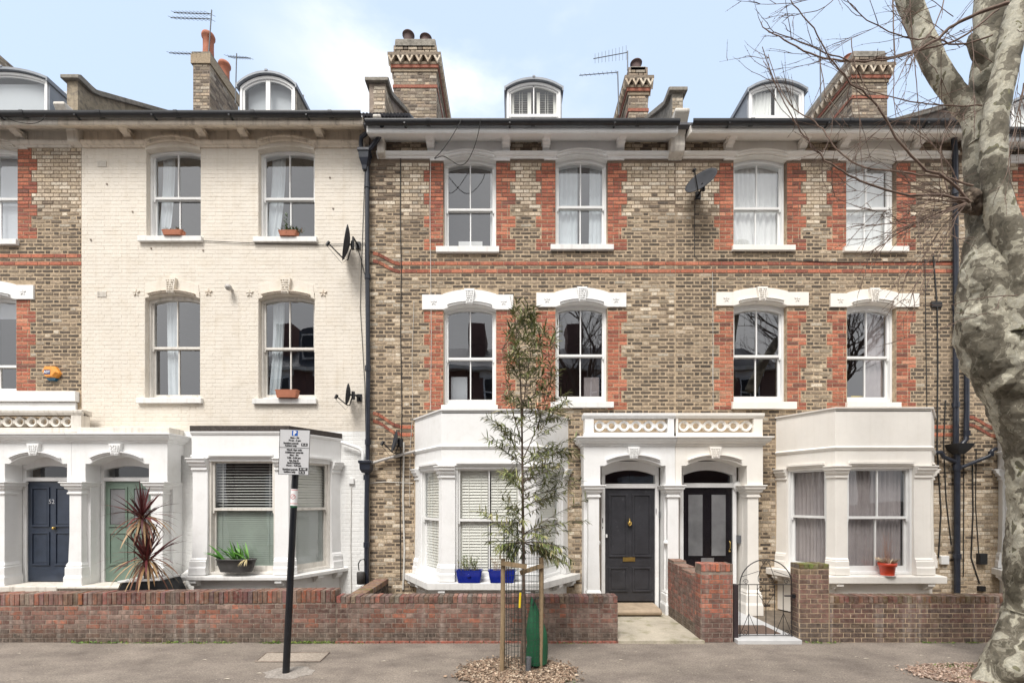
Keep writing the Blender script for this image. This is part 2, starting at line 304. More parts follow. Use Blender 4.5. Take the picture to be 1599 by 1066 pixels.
# plane tree bark: flaking patches
def bark():
    m = bpy.data.materials.new('plane_bark'); m.use_nodes = True; t = m.node_tree; n = t.nodes; l = t.links
    b = n['Principled BSDF']; b.inputs['Roughness'].default_value = .85
    g = n.new('ShaderNodeNewGeometry'); nz = n.new('ShaderNodeTexNoise'); nz.inputs['Scale'].default_value = 3; nz.inputs['Detail'].default_value = 3; l.new(g.outputs['Position'], nz.inputs['Vector'])
    ad = n.new('ShaderNodeMixRGB'); ad.blend_type = 'ADD'; ad.inputs[0].default_value = .55; l.new(g.outputs['Position'], ad.inputs[1]); l.new(nz.outputs['Color'], ad.inputs[2])
    def vor(scale, cols):
        mp_ = n.new('ShaderNodeMapping'); mp_.inputs['Scale'].default_value = (1, 1, .62); l.new(ad.outputs[0], mp_.inputs[0])
        v = n.new('ShaderNodeTexNoise'); v.inputs['Scale'].default_value = scale; v.inputs['Detail'].default_value = 3.5; v.inputs['Roughness'].default_value = .45; l.new(mp_.outputs[0], v.inputs['Vector'])
        c = n.new('ShaderNodeValToRGB'); c.color_ramp.interpolation = 'CONSTANT'; l.new(v.outputs['Fac'], c.inputs[0])
        el = c.color_ramp.elements
        el[0].position = 0; el[0].color = (*cols[0][1], 1); el[1].position = cols[1][0]; el[1].color = (*cols[1][1], 1)
        for p_, q_ in cols[2:]: e = el.new(p_); e.color = (*q_, 1)
        return c.outputs[0]
    a = vor(3.9, [(0, (.07, .06, .04)), (.38, (.14, .122, .09)), (.455, (.19, .17, .13)), (.50, (.52, .485, .38)), (.56, (.62, .59, .48)), (.64, (.22, .21, .12)), (.66, (.12, .11, .08))])
    c2 = vor(9, [(0, (.05, .045, .03)), (.42, (.16, .145, .105)), (.585, (.55, .51, .40)), (.64, (.14, .13, .09))])
    mx_ = n.new('ShaderNodeMixRGB'); mx_.inputs[0].default_value = .28; l.new(a, mx_.inputs[1]); l.new(c2, mx_.inputs[2])
    n4 = n.new('ShaderNodeTexNoise'); n4.inputs['Scale'].default_value = 22; n4.inputs['Detail'].default_value = 8; n4.inputs['Roughness'].default_value = .75; l.new(g.outputs['Position'], n4.inputs['Vector'])
    r4 = n.new('ShaderNodeMapRange'); r4.inputs['From Min'].default_value = .3; r4.inputs['From Max'].default_value = .7; r4.inputs['To Min'].default_value = .6; r4.inputs['To Max'].default_value = 1.3; l.new(n4.outputs['Fac'], r4.inputs['Value'])
    mu = n.new('ShaderNodeVectorMath'); mu.operation = 'SCALE'; l.new(mx_.outputs[0], mu.inputs[0]); l.new(r4.outputs[0], mu.inputs['Scale']); l.new(mu.outputs[0], b.inputs['Base Color'])
    bp = n.new('ShaderNodeBump'); bp.inputs['Strength'].default_value = .9; bp.inputs['Distance'].default_value = .03; l.new(mu.outputs[0], bp.inputs['Height']); l.new(bp.outputs[0], b.inputs['Normal'])
    return m
M['bark'] = bark()
M['burr'] = mat('rough_burr_bark', (.10, .075, .055), .95, .5, 14, .9, 50, col2=(.25, .2, .14), thr=(.55, .68))
# ---------------- brickwork ----------------
def wall(mb, x0, x1, z0, z1, holes=(), y=0., depth=.3):
    xs = sorted({x0, x1, *[h[0] for h in holes], *[h[1] for h in holes]}); zs = sorted({z0, z1, *[h[2] for h in holes], *[h[3] for h in holes]})
    xs = [a for a in xs if x0 <= a <= x1]; zs = [a for a in zs if z0 <= a <= z1]
    for i in range(len(xs) - 1):
        for j in range(len(zs) - 1):
            cx, cz = (xs[i] + xs[i + 1]) / 2, (zs[j] + zs[j + 1]) / 2
            if any(h[0] < cx < h[1] and h[2] < cz < h[3] for h in holes): continue
            mb.quad((xs[i], y, zs[j]), (xs[i + 1], y, zs[j]), (xs[i + 1], y, zs[j + 1]), (xs[i], y, zs[j + 1]))
            mb.quad((xs[i], y + depth, zs[j]), (xs[i], y + depth, zs[j + 1]), (xs[i + 1], y + depth, zs[j + 1]), (xs[i + 1], y + depth, zs[j]))
    for a, b, c, d in holes:
        a, b, c, d = max(a, x0), min(b, x1), max(c, z0), min(d, z1)
        mb.quad((a, y, c), (a, y, d), (a, y + depth, d), (a, y + depth, c)); mb.quad((b, y, c), (b, y + depth, c), (b, y + depth, d), (b, y, d))
        mb.quad((a, y, d), (b, y, d), (b, y + depth, d), (a, y + depth, d)); mb.quad((a, y, c), (a, y + depth, c), (b, y + depth, c), (b, y, c))
    mb.quad((x0, y, z0), (x0, y, z1), (x0, y + depth, z1), (x0, y + depth, z0)); mb.quad((x1, y, z0), (x1, y + depth, z0), (x1, y + depth, z1), (x1, y, z1))
    mb.quad((x0, y, z1), (x1, y, z1), (x1, y + depth, z1), (x0, y + depth, z1))
def bricks(mb, u0, u1, v0, v1, colf, holes=(), quoins=(), bands=(), out=.006, y=0., ch=.075, shrink=None, bl=.225):
    k0 = int(math.ceil((v0 - .01) / ch)); k1 = int(math.floor((v1 + .01) / ch)); per = bl * 1.5
    for k in range(k0, k1):
        za, zb = k * ch, (k + 1) * ch; zc = (za + zb) / 2; par = k % 2
        iv = [(u0, u1, 0)]
        for h in holes:
            if h[2] < zc < h[3]:
                n = []
                for a, b, t in iv:
                    if h[1] <= a or h[0] >= b: n.append((a, b, t)); continue
                    if h[0] > a: n.append((a, h[0], t))
                    if h[1] < b: n.append((h[1], b, t))
                iv = n
        if k in bands: iv = [(a, b, 1) for a, b, t in iv]
        for q in quoins:      # (x, direction, z0, z1)
            if q[2] < zc < q[3]:
                wdt = .39 if ((k - int(q[2] / ch)) // 3) % 2 == 0 else .28
                a0, b0 = (q[0] - wdt, q[0]) if q[1] < 0 else (q[0], q[0] + wdt)
                n = []
                for a, b, t in iv:
                    if b0 <= a or a0 >= b or t == 1: n.append((a, b, t)); continue
                    if a0 > a: n.append((a, a0, t))
                    n.append((max(a, a0), min(b, b0), 2))
                    if b0 < b: n.append((b0, b, t))
                iv = n
        for a, b, t in iv:
            if b - a < .02: continue
            cells = []
            if t == 2:
                p = a; s = par ^ (1 if abs(b - a) > .33 else 0); first = True
                while p < b - .01:
                    L_ = .2275 if s else .115; s = 1 - s if abs(b - a) > .3 else s
                    if b - p - L_ < .05: L_ = b - p
                    cells.append((p, min(p + L_, b))); p += L_
            else:
                i0 = int(math.floor((a - per) / per))
                p = i0 * per + (per / 2 if par else 0); s = 1
                while p < b:
                    L_ = bl if s else bl / 2; s = 1 - s
                    q0, q1 = max(p, a), min(p + L_, b)
                    if q1 - q0 > .03: cells.append((q0, q1))
                    p += L_
            for q0, q1 in cells:
                col, sh = colf((q0 + q1) / 2, zc, t)
                if col is None: continue
                jx = .005 + sh * .5; j0 = .005 + sh * random.uniform(.3, 1); j1 = .005 + sh * random.uniform(.3, 1)
                a_, b_, c_, d_ = q0 + jx, q1 - jx, za + j0, zb - j1
                o = y - out * random.uniform(.7, 1.3); e = .003
                mb.add([(a_, y, c_), (b_, y, c_), (b_, y, d_), (a_, y, d_), (a_ + e, o, c_ + e), (b_ - e, o, c_ + e), (b_ - e, o, d_ - e), (a_ + e, o, d_ - e)],
                       [(4, 5, 6, 7), (0, 1, 5, 4), (1, 2, 6, 5), (2, 3, 7, 6), (3, 0, 4, 7)], col)
def nz(x, y, z=0): return noise.noise(Vector((x, y, z)))
REDS = [(.42, .135, .078), (.36, .11, .065), (.47, .17, .10), (.29, .09, .06), (.19, .075, .055), (.50, .23, .145)]
CREAMS = [(.58, .485, .37), (.50, .41, .31), (.64, .56, .45), (.44, .355, .26), (.53, .43, .31)]
SOOTS = [(.080, .064, .050), (.115, .090, .068), (.15, .116, .085), (.095, .075, .058), (.20, .155, .11), (.27, .21, .15)]
def stock(x, z, t):
    r = random.random()
    if t: c = random.choice(REDS[:4] if r < .75 else REDS); return jit(c, .72, 1.15), .0025
    n = nz(x * .55, z * .5, 3.1) * .9 + nz(x * 2.1, z * 1.3, 9) * .35
    clean = smooth(7.3, 8.4, z) * .90 + n * .60 - .04
    if z < 2.4: clean = .38 + n * .6 + (.35 if x > 8.2 else 0)
    if x < -2.2 and x > -3: clean = .22 + n * .6
    if z > 8.9: clean -= .3
    if r < clean: c = random.choice(CREAMS); return jit(c, .82, 1.08), 0.002
    if r < clean + .22: return jit(random.choice(CREAMS), .5, .75), .006
    return jit(random.choice(SOOTS), .8, 1.3), .015
def painted(col):
    def f(x, z, t): return jit(col, .985, 1.01), 0
    return f
def garden(x, z, t):
    r = random.random(); n = nz(x * 1.2, z * 3, 5)
    c = random.choice([(.20, .095, .070), (.165, .080, .063), (.24, .12, .09), (.15, .085, .070), (.24, .165, .135), (.28, .105, .065), (.19, .12, .10)])
    k = random.uniform(.8, 1.2) * (1 + n * .5)
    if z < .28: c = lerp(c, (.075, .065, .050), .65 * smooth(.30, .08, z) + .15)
    return tuple(q * k for q in c), .001
def garden_brown(x, z, t):
    c = random.choice([(.115, .065, .055), (.15, .075, .06), (.10, .062, .052), (.19, .105, .08), (.13, .08, .05)])
    k = random.uniform(.75, 1.2)
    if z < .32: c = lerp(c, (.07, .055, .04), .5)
    return tuple(q * k for q in c), .001

# ---------------- windows ----------------
def sash(parent, M0, w, h, rise, zm, r=.1, bars=1, single=False, under=None, mt='frame', glass='glass', botrail=.07, bk=.20, sill=None, sillmat='sillpaint', nz_=0):
    fm = M[mt]
    fr = MB(M0)
    fr.box(0, .04, r, r + .14, 0, h); fr.box(w - .04, w, r, r + .14, 0, h)
    fr.box(.04, w - .04, r, r + .14, 0, .045)
    hp = [(0.0, h + .079), (0.0, h - rise - .03)] + [(a, b - .03) for a, b in arc(.04, w - .04, h - rise, max(rise, .004), 10)] + [(w, h - rise - .03), (w, h + .079)]
    fr.prism(hp, r - .002, r + .142)
    if single:
        pane = MB(M0); pane.quad((.03, r + .08, .04), (w - .03, r + .08, .04), (w - .03, r + .08, h), (.03, r + .08, h))
        f = fr.build('window' if not under else 'window_frame', fm, parent if not under else under, bevel=.004)
        pane.build('pane', M[glass], under or f)
        return f
    f = fr.build('window' if not under else 'window_frame', fm, parent if not under else under, bevel=.004)
    pr = under or f
    def one(z0, z1, ya, tr, brl):
        s = MB(M0)
        s.box(.035, .078, ya, ya + .035, z0, z1); s.box(w - .078, w - .035, ya, ya + .035, z0, z1)
        s.box(.078, w - .078, ya, ya + .035, z1 - tr, z1); s.box(.078, w - .078, ya, ya + .035, z0, z0 + brl)
        iw = w - .156
        for b in range(bars):
            xc = .078 + iw * (b + 1) / (bars + 1); s.box(xc - .011, xc + .011, ya + .002, ya + .033, z0 + brl, z1 - tr)
        s.build('sash', fm, pr)
        g = MB(M0); yg = ya + .02; g.quad((.07, yg, z0 + brl * .7), (w - .07, yg, z0 + brl * .7), (w - .07, yg, z1 - tr * .7), (.07, yg, z1 - tr * .7))
        g.build('pane', M[glass], pr)
    one(zm - .02, h - .005, r + .035, .045, .045)
    # the head of the upper light is arched: a filler under the frame head
    one(.04, zm + .018, r + .078, .045, botrail)
    for xa in (.04, w - .075):
        hn = MB(M0); hn.prism([(xa, zm - .02), (xa + .035, zm - .02), (xa + .028, zm - .07), (xa + .007, zm - .07)], r + .036, r + .068); hn.build('sash_horn', fm, pr)
    if sill:
        a, b, zt, zb = sill; sm_ = MB(); yo = .07
        sm_.prismx([(-yo, zb), (-yo, zt - .012), (r + .02, zt), (r + .02, zb)], a, b)
        sm_.build('sill', M[sillmat], pr, bevel=.006)
    return f
def curtain(parent, M0, u0, u1, z0, z1, y, m, folds=9, amp=.02, swing=0., narrow=1., name='curtain'):
    mb = MB(M0); n = folds * 6; rows = 8; ph = random.random() * 6; vs = []
    for j in range(rows + 1):
        t = j / rows; z = z1 + (z0 - z1) * t
        ww = 1 + (narrow - 1) * math.sin(min(1, t * 1.25) * math.pi / 2) ** 2
        for i in range(n + 1):
            s_ = i / n; x = u0 + (u1 - u0) * s_ * ww + swing * t * t
            vs.append((x, y + amp * (.5 + .9 * abs(nz(s_ * 3, ph, t * .6))) * math.sin(s_ * folds * 2 * math.pi + ph + 5 * nz(s_ * 2.2, ph + 4, t * .5)) + amp * .5 * math.sin(s_ * folds * 4.7 + j * .4), z))
    fs = [(j * (n + 1) + i, j * (n + 1) + i + 1, (j + 1) * (n + 1) + i + 1, (j + 1) * (n + 1) + i) for j in range(rows) for i in range(n)]
    mb.add(vs, fs, None, True); return mb.build(name, M[m], parent)
def slats(parent, M0, u0, u1, z0, z1, y, m, step=.045, wd=.045, tilt=30, name='blind'):
    mb = MB(M0); z = z0; c, s = math.cos(R(tilt)) * wd / 2, math.sin(R(tilt)) * wd / 2
    while z < z1:
        jx = random.uniform(-.004, .004)
        mb.add([(u0, y - c, z - s + jx), (u1, y - c, z - s), (u1, y + c, z + s), (u0, y + c, z + s + jx),
                (u0, y - c, z - s + .003 + jx), (u1, y - c, z - s + .003), (u1, y + c, z + s + .003), (u0, y + c, z + s + .003 + jx)],
               [(0, 1, 2, 3), (4, 5, 6, 7), (0, 1, 5, 4), (2, 3, 7, 6)]); z += step
    for u in (u0 + .12, u1 - .12): mb.box(u - .004, u + .004, y - c - .004, y - c, z0, z1)
    return mb.build(name, M[m], parent)

# ---------------- mouldings ----------------
def band(mb, x0, x1, zs, rise, th, y0, y1, skip=None):      # arched hood strip
    a = arc(x0, x1, zs, rise, 16); b = [(x, z + th) for x, z in a]
    for i in range(16):
        xm = (a[i][0] + a[i + 1][0]) / 2
        if skip and skip[0] < xm < skip[1]: continue
        mb.prism([a[i], a[i + 1], b[i + 1], b[i]], y0, y1)
def keystone(parent, xc, zb, zt, wb, wt, y, m, hw=None):
    mb = MB(); mb.prism([(xc - wb / 2, zb), (xc + wb / 2, zb), (xc + wt / 2, zt), (xc - wt / 2, zt)], y - .045, y + .03)
    random.seed(int(abs(xc) * 100) + 5)
    for j in range(6):
        for i in range(4):
            z = zb + .03 + (zt - zb - .05) * j / 5.5; wv = (wb + (wt - wb) * (z - zb) / (zt - zb)) * .8
            x = xc - wv / 2 + wv * (i + .5) / 4 + random.uniform(-.008, .008)
            e = random.uniform(.010, .016); g = random.uniform(.007, .011)
            mb.prism([(x - e, z), (x, z - g), (x + e, z), (x, z + g)], y - .062, y - .044)
    return mb.build('keystone', M[m], parent, bevel=0)
def motif(parent, xc, zc, y, m, s=.06):
    mb = MB()
    for k in range(5):
        a = math.pi / 2 + k * 2 * math.pi / 5; dx, dz = math.cos(a), math.sin(a)
        c = (xc + dx * s * .55, zc + dz * s * .55); px, pz = -dz, dx
        pts = [(c[0] + dx * s * .5, c[1] + dz * s * .5), (c[0] + px * s * .22, c[1] + pz * s * .22), (c[0] - dx * s * .45, c[1] - dz * s * .45), (c[0] - px * s * .22, c[1] - pz * s * .22)]
        mb.prism(pts, y - .012, y + .01)
    return mb.build('leaf_ornament', M[m], parent)
def bracket(parent, xc, w, z0, z1, proj, m, y=0.):   # scroll corbel
    mb = MB(); h = z1 - z0; k = [(0, 0), (-.14, 0), (-.16, .10), (-.13, .14), (-.15, .36), (-.30, .40), (-.34, .56), (-.52, .58), (-.58, .74), (-.82, .78), (-.84, .86)]
    poly = [(y, z1)] + [(y + a * proj, z0 + b * h) for a, b in k] + [(y - .82 * proj, z1)]
    poly = poly[::-1]
    mb.prismx(poly, xc - w / 2, xc + w / 2)
    mb.box(xc - w / 2 - .02, xc + w / 2 + .02, y - .95 * proj, y, z0 + h * .86, z1)
    return mb.build('cornice_bracket', M[m], parent, bevel=.008)
def gutter(parent, x0, x1, yo, z, name='gutter', m='gutter', joints=3):
    mb = MB(); r = .062; prof = [(r * math.cos(a), r * math.sin(a)) for a in [math.pi + math.pi * i / 8 for i in range(9)]]
    prof = [(-r, .02)] + prof[0:] + [(r, .02), (r * .85, .02), (r * .85, 0)] + [(q * .85, p * .85) for q, p in prof[::-1]][1:-1] + [(-r * .85, .02)]
    mb.prismx([(-yo + a, z + b) for a, b in prof], x0, x1)
    for j in range(joints):
        xj = x0 + (x1 - x0) * (j + .6) / joints
        mb.prismx([(-yo + a * 1.13, z + b * 1.13) for a, b in prof], xj - .035, xj + .035)
        mb.box(xj - .45, xj - .42, -yo - .07, -yo + .12, z - .075, z - .055)
    return mb.build(name, M[m], parent)
def column_prof(z0, z1, hw, base=.16, cap=.24):
    return [(hw + .05, z0), (hw + .05, z0 + base * 1.2), (hw + .035, z0 + base * 1.5), (hw + .035, z0 + base * 2.4), (hw + .02, z0 + base * 2.5), (hw + .025, z0 + base * 2.65), (hw, z0 + base * 3), (hw - .012, (z0 + z1) / 2),
            (hw - .012, z1 - cap), (hw + .015, z1 - cap + .012), (hw + .015, z1 - cap + .04), (hw, z1 - cap + .05), (hw + .005, z1 - .15), (hw + .04, z1 - .13), (hw + .045, z1 - .09), (hw + .075, z1 - .075), (hw + .08, z1 - .03), (hw + .10, z1 - .02), (hw + .10, z1)]
def balustrade(parent, x0, x1, z0, z1, y0, y1, n, posts, m):
    mb = MB(); h = z1 - z0
    mb.box(x0, x1, y0, y1, z0, z0 + h * .22)
    mb.sweep([(0, z1 - .03), (.0, z1 - .10), (.02, z1 - .09), (.045, z1 - .05), (.05, z1 - .01), (.04, z1), (-(y1 - y0), z1), (-(y1 - y0), z1 - .1)], [(x0 - .02, y0), (x1 + .02, y0)])
    for a, b in posts: mb.box(a, b, y0 - .012, y1, z0 + .005, z1 - .095)
    o = mb.build('balustrade', M[m], parent, bevel=.006)
    spans = [(posts[i][1], posts[i + 1][0]) for i in range(len(posts) - 1)] if len(posts) > 1 else []
    if not spans: spans = [(x0, posts[0][0])] if posts[0][0] > x0 + .1 else []
    zc = (z0 + h * .22 + z1 - .1) / 2; R_ = (z1 - .1 - z0 - h * .22) / 2
    for a, b in spans:
        rg = MB(); wd = (b - a) / n; ro = min(wd * .42, R_ * 1.02); ri = ro * .60
        for i in range(n):
            cx = a + wd * (i + .5); vs = []; K = 20
            for k in range(K):
                q = 2 * math.pi * k / K
                for rr, yy in ((ro, y0 + .03), (ro, y0 + .11), (ri, y0 + .11), (ri, y0 + .045)): vs.append((cx + rr * math.cos(q), yy, zc + rr * math.sin(q)))
            rg.add(vs, [(k * 4 + j, ((k + 1) % K) * 4 + j, ((k + 1) % K) * 4 + (j + 1) % 4, k * 4 + (j + 1) % 4) for k in range(K) for j in range(4)])
            rg.box(cx + ro * .9, cx + wd - ro * .9, y0 + .04, y0 + .10, zc - R_ * .28, zc + R_ * .28)
        rg.build('ring_tracery', M[m], o)
    return o
def bay(parent, path, zb, zt, zhead, zsillt, zsillb, m, facets, mullw, meet, sillpath, parapet_h, mt='frame', roof='felt', glass='glass'):
    """facets: per facet (start margin, end margin, bars) or None. path: 4 points."""
    b = MB(); pts = [Vector(p) for p in path]
    b.sweep([(0, zhead), (0, zt - .01), (-.22, zt - .01), (-.22, zhead)], path)                   # fascia and parapet
    b.sweep([(0, zt - parapet_h - .03), (.015, zt - parapet_h - .025), (.035, zt - parapet_h + .02), (0.0, zt - parapet_h + .05), (-.02, zt - parapet_h + .05), (-.02, zt - parapet_h - .03)], path)
    bo = b.build('bay_window', M[m], parent, bevel=.006)
    b = MB(); b.sweep([(-.03, .05), (-.03, zsillb + .01), (-.2, zsillb + .01), (-.2, .05)], path); b.build('bay_base', M[m], bo)
    rf = MB(); rf.prismz([tuple(pts[0]), tuple(pts[1]), tuple(pts[2]), tuple(pts[3])], zt - .06, zt - .045)
    e0 = .085 if roof == 'felt' else .01
    rf.sweep([(.028, zt - e0), (.03, zt + .015), (-.22, zt + .04), (-.22, zt - .01), (0, zt - e0)], path)
    rf.build('bay_roof', M[roof], bo)
    cap = column_prof(zsillt, zhead, 0, .10, .22)
    outp = [(h, z) for h, z in cap]
    prof = outp + [(-.16, zhead), (-.16, zsillt)]
    dirs = [(pts[i + 1] - pts[i]).normalized() for i in range(3)]
    for i in range(4):
        a = facets[i - 1][1] if i > 0 else 0; c = facets[i][0] if i < 3 else 0
        pp = []
        if i > 0: pp.append(tuple(pts[i] - dirs[i - 1] * a))
        pp.append(tuple(pts[i]))
        if i < 3: pp.append(tuple(pts[i] + dirs[i] * c))
        cm = MB(); cm.sweep(prof, pp); cm.build('bay_pier', M[m], bo, bevel=.004)
    sl = MB(); sl.sweep([(0, zsillb), (0, zsillt - .015), (-.3, zsillt + .003), (-.3, zsillb)], sillpath); sl.build('bay_sill', M['sillpaint' if m == 'white' else m], bo, bevel=.008)
    # small corbels under the sill
    cb = []
    sp = [Vector(p) for p in sillpath]
    for s0, s1, t in ((0, 1, .5), (1, 2, .12), (1, 2, .88), (2, 3, .5), (0, 1, .15), (2, 3, .85)):
        q = sp[s0].lerp(sp[s1], t); d = (sp[s1] - sp[s0]).normalized(); ang = math.atan2(d.y, d.x)
        c = MB(frame_m((q.x, q.y, 0), ang)); c.prismx([(.02, zsillb), (.02, zsillb - .05), (.05, zsillb - .06), (.07, zsillb - .10), (.16, zsillb - .13), (.16, zsillb)], -.06, .06)
        c.build('sill_corbel', M[m], bo)
    # head mouldings and the sashes
    frames = []
    for i in range(3):
        d = dirs[i]; p = pts[i] + d * facets[i][0]; Ln = (pts[i + 1] - pts[i]).length - facets[i][0] - facets[i][1]
        ang = math.atan2(d.y, d.x); Mf = frame_m((p.x, p.y, zsillt), ang)
        hd = MB(frame_m((p.x, p.y, 0), ang)); hd.box(.02, Ln - .02, -.035, .1, zhead + .035, zhead + .07); hd.box(-.02, Ln + .02, .03, .16, zhead - .05, zhead + .01)
        hd.build('window_head', M[m], bo)
        fr = sash(parent, Mf, Ln, zhead - .03 - zsillt, 0.0, meet - zsillt, r=.05, bars=facets[i][2], under=bo, mt=mt, botrail=.10, glass=glass)
        frames.append((Mf, Ln))
    return bo, frames
def door_frame_opening(parent, x0, x1, zb, zt, ztr, zfan, rise, y, m, mt):
    f = MB(); f.box(x0 - .07, x0, y - .03, y + .1, zb, zfan); f.box(x1, x1 + .07, y - .03, y + .1, zb, zfan)
    f.box(x0, x1, y - .04, y + .1, zt, ztr)
    hp = [(x0 - .07, zfan + .25), (x0 - .07, zfan - .02)] + arc(x0, x1, zfan - .02, rise, 10) + [(x1 + .07, zfan - .02), (x1 + .07, zfan + .25)]
    f.prism(hp, y - .03, y + .1)
    o = f.build('door_frame', M[mt], parent, bevel=.005)
    g = MB(); g.quad((x0, y + .03, ztr), (x1, y + .03, ztr), (x1, y + .03, zfan + rise + .02), (x0, y + .03, zfan + rise + .02)); g.build('fanlight', M['glass_clear'], o)
    return o
def panel(mb, x0, x1, z0, z1, y, d=.02, mw=.035):      # moulded frame round a sunk panel
    for a in ((x0, x1, z0, z0 + mw), (x0, x1, z1 - mw, z1), (x0, x0 + mw, z0 + mw, z1 - mw), (x1 - mw, x1, z0 + mw, z1 - mw)): mb.box(a[0], a[1], y - d, y + .005, a[2], a[3])
    mb.box(x0 + mw * 1.5, x1 - mw * 1.5, y - d * .35, y + .005, z0 + mw * 1.5, z1 - mw * 1.5)
def text_obj(txt, size, M0, mat_, parent, name='lettering', bold=.0, align='CENTER', ext=.001, xs=1.0):
    cu = bpy.data.curves.new('t', 'FONT'); cu.body = txt; cu.size = size; cu.align_x = align; cu.align_y = 'CENTER'; cu.extrude = ext; cu.offset = bold; cu.resolution_u = 2
    to = bpy.data.objects.new('t', cu); C.objects.link(to); dg = bpy.context.evaluated_depsgraph_get(); dg.update()
    me = bpy.data.meshes.new_from_object(to.evaluated_get(dg)); bpy.data.objects.remove(to)
    mb = MB(M0); mb.add([(v.co.x * xs, -v.co.z, v.co.y) for v in me.vertices], [tuple(p.vertices) for p in me.polygons])
    bpy.data.meshes.remove(me)
    return mb.build(name, mat_, parent)
# ---------------- the setting ----------------
def slab(name, x0, x1, y0, y1, z, m, th=.02, kind='structure'):
    b = MB(); b.box(x0, x1, y0, y1, z - th, z); return b.build(name, M[m], None, kind=kind)
slab('ground', -300, 300, -300, 300, -.16, 'ground')
slab('pavement', -40, 40, -6.75, -2.0, 0, 'pavement', .15)
pc_ = P(452, 1052, 3.3); b = MB(); b.prismz([(pc_.x + .30 * math.cos(a * .35) * (1 + .12 * math.sin(a * 2.3)), pc_.y + .22 * math.sin(a * .35) * (1 + .1 * math.cos(a * 1.7))) for a in range(18)], -.01, .004); b.build('pavement_patch', mat('newer_tarmac', (.29, .26, .23), .92, .2, 9, .6, 90, speck=.5), None, kind='structure')
slab('kerb', -40, 40, -6.9, -6.751, .003, 'kerb', .16)
slab('road', -40, 40, -12.6, -6.901, -.12, 'road', .03)
slab('pavement', -40, 40, -15.2, -12.601, 0, 'pavement', .15)
slab('front_garden', -13, X(965, 2.03) - .02, -1.999, .5, .02, 'soil', .17)
slab('garden_path', X(965, 2.03), 2.95, -2.1, -.3, .045, 'concrete', .05)
slab('garden_path', 3.35, 4.45, -1.899, .2, .05, 'tiles', .06)
slab('front_garden', 4.46, 14, -1.999, .5, .024, 'soil', .17)

ZG1, ZG2 = 9.43, 9.28
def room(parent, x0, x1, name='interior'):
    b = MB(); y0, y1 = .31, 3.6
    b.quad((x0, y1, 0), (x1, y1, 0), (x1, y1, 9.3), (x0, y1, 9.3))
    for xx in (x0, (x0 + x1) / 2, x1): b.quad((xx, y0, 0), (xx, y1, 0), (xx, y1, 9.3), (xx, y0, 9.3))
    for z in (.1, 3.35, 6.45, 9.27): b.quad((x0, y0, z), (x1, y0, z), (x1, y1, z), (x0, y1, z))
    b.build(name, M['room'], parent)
def roof(parent, x0, x1, z):
    b = MB(); b.prismx([(-.36, z + .02), (-.36, z + .06), (4.5, z + 2.75), (9, z), (8.8, z), (4.5, z + 2.6), (-.3, z - .02)], x0, x1)
    return b.build('roof', M['slate'], parent)
def parapet(parent, x0, x1, z0, zt, stuc='render_grey', slope=.6, flip=1, xcap=.07):
    prof = [(-.1, z0 - .1), (-.1, zt - .12), (.16, zt - .12), (.30, zt - .06), (4.0, zt - .06 + 3.70 * slope), (4.0, z0)]
    b = MB(); b.prismx(prof, x0, x1)
    o = b.build('parapet_wall', M[stuc], parent)
    c = MB(); c.prismx([(-.17, zt - .12), (-.17, zt - .05), (-.1, zt), (.16, zt), (.24, zt + .01), (.34, zt + .07), (4.0, zt + .07 + 3.66 * slope), (4.0, zt - .02 + 3.66 * slope), (.32, zt - .05), (.16, zt - .12)], x0 - xcap, x1 + xcap)
    c.build('coping', M['coping'], o, bevel=.01)
    return o
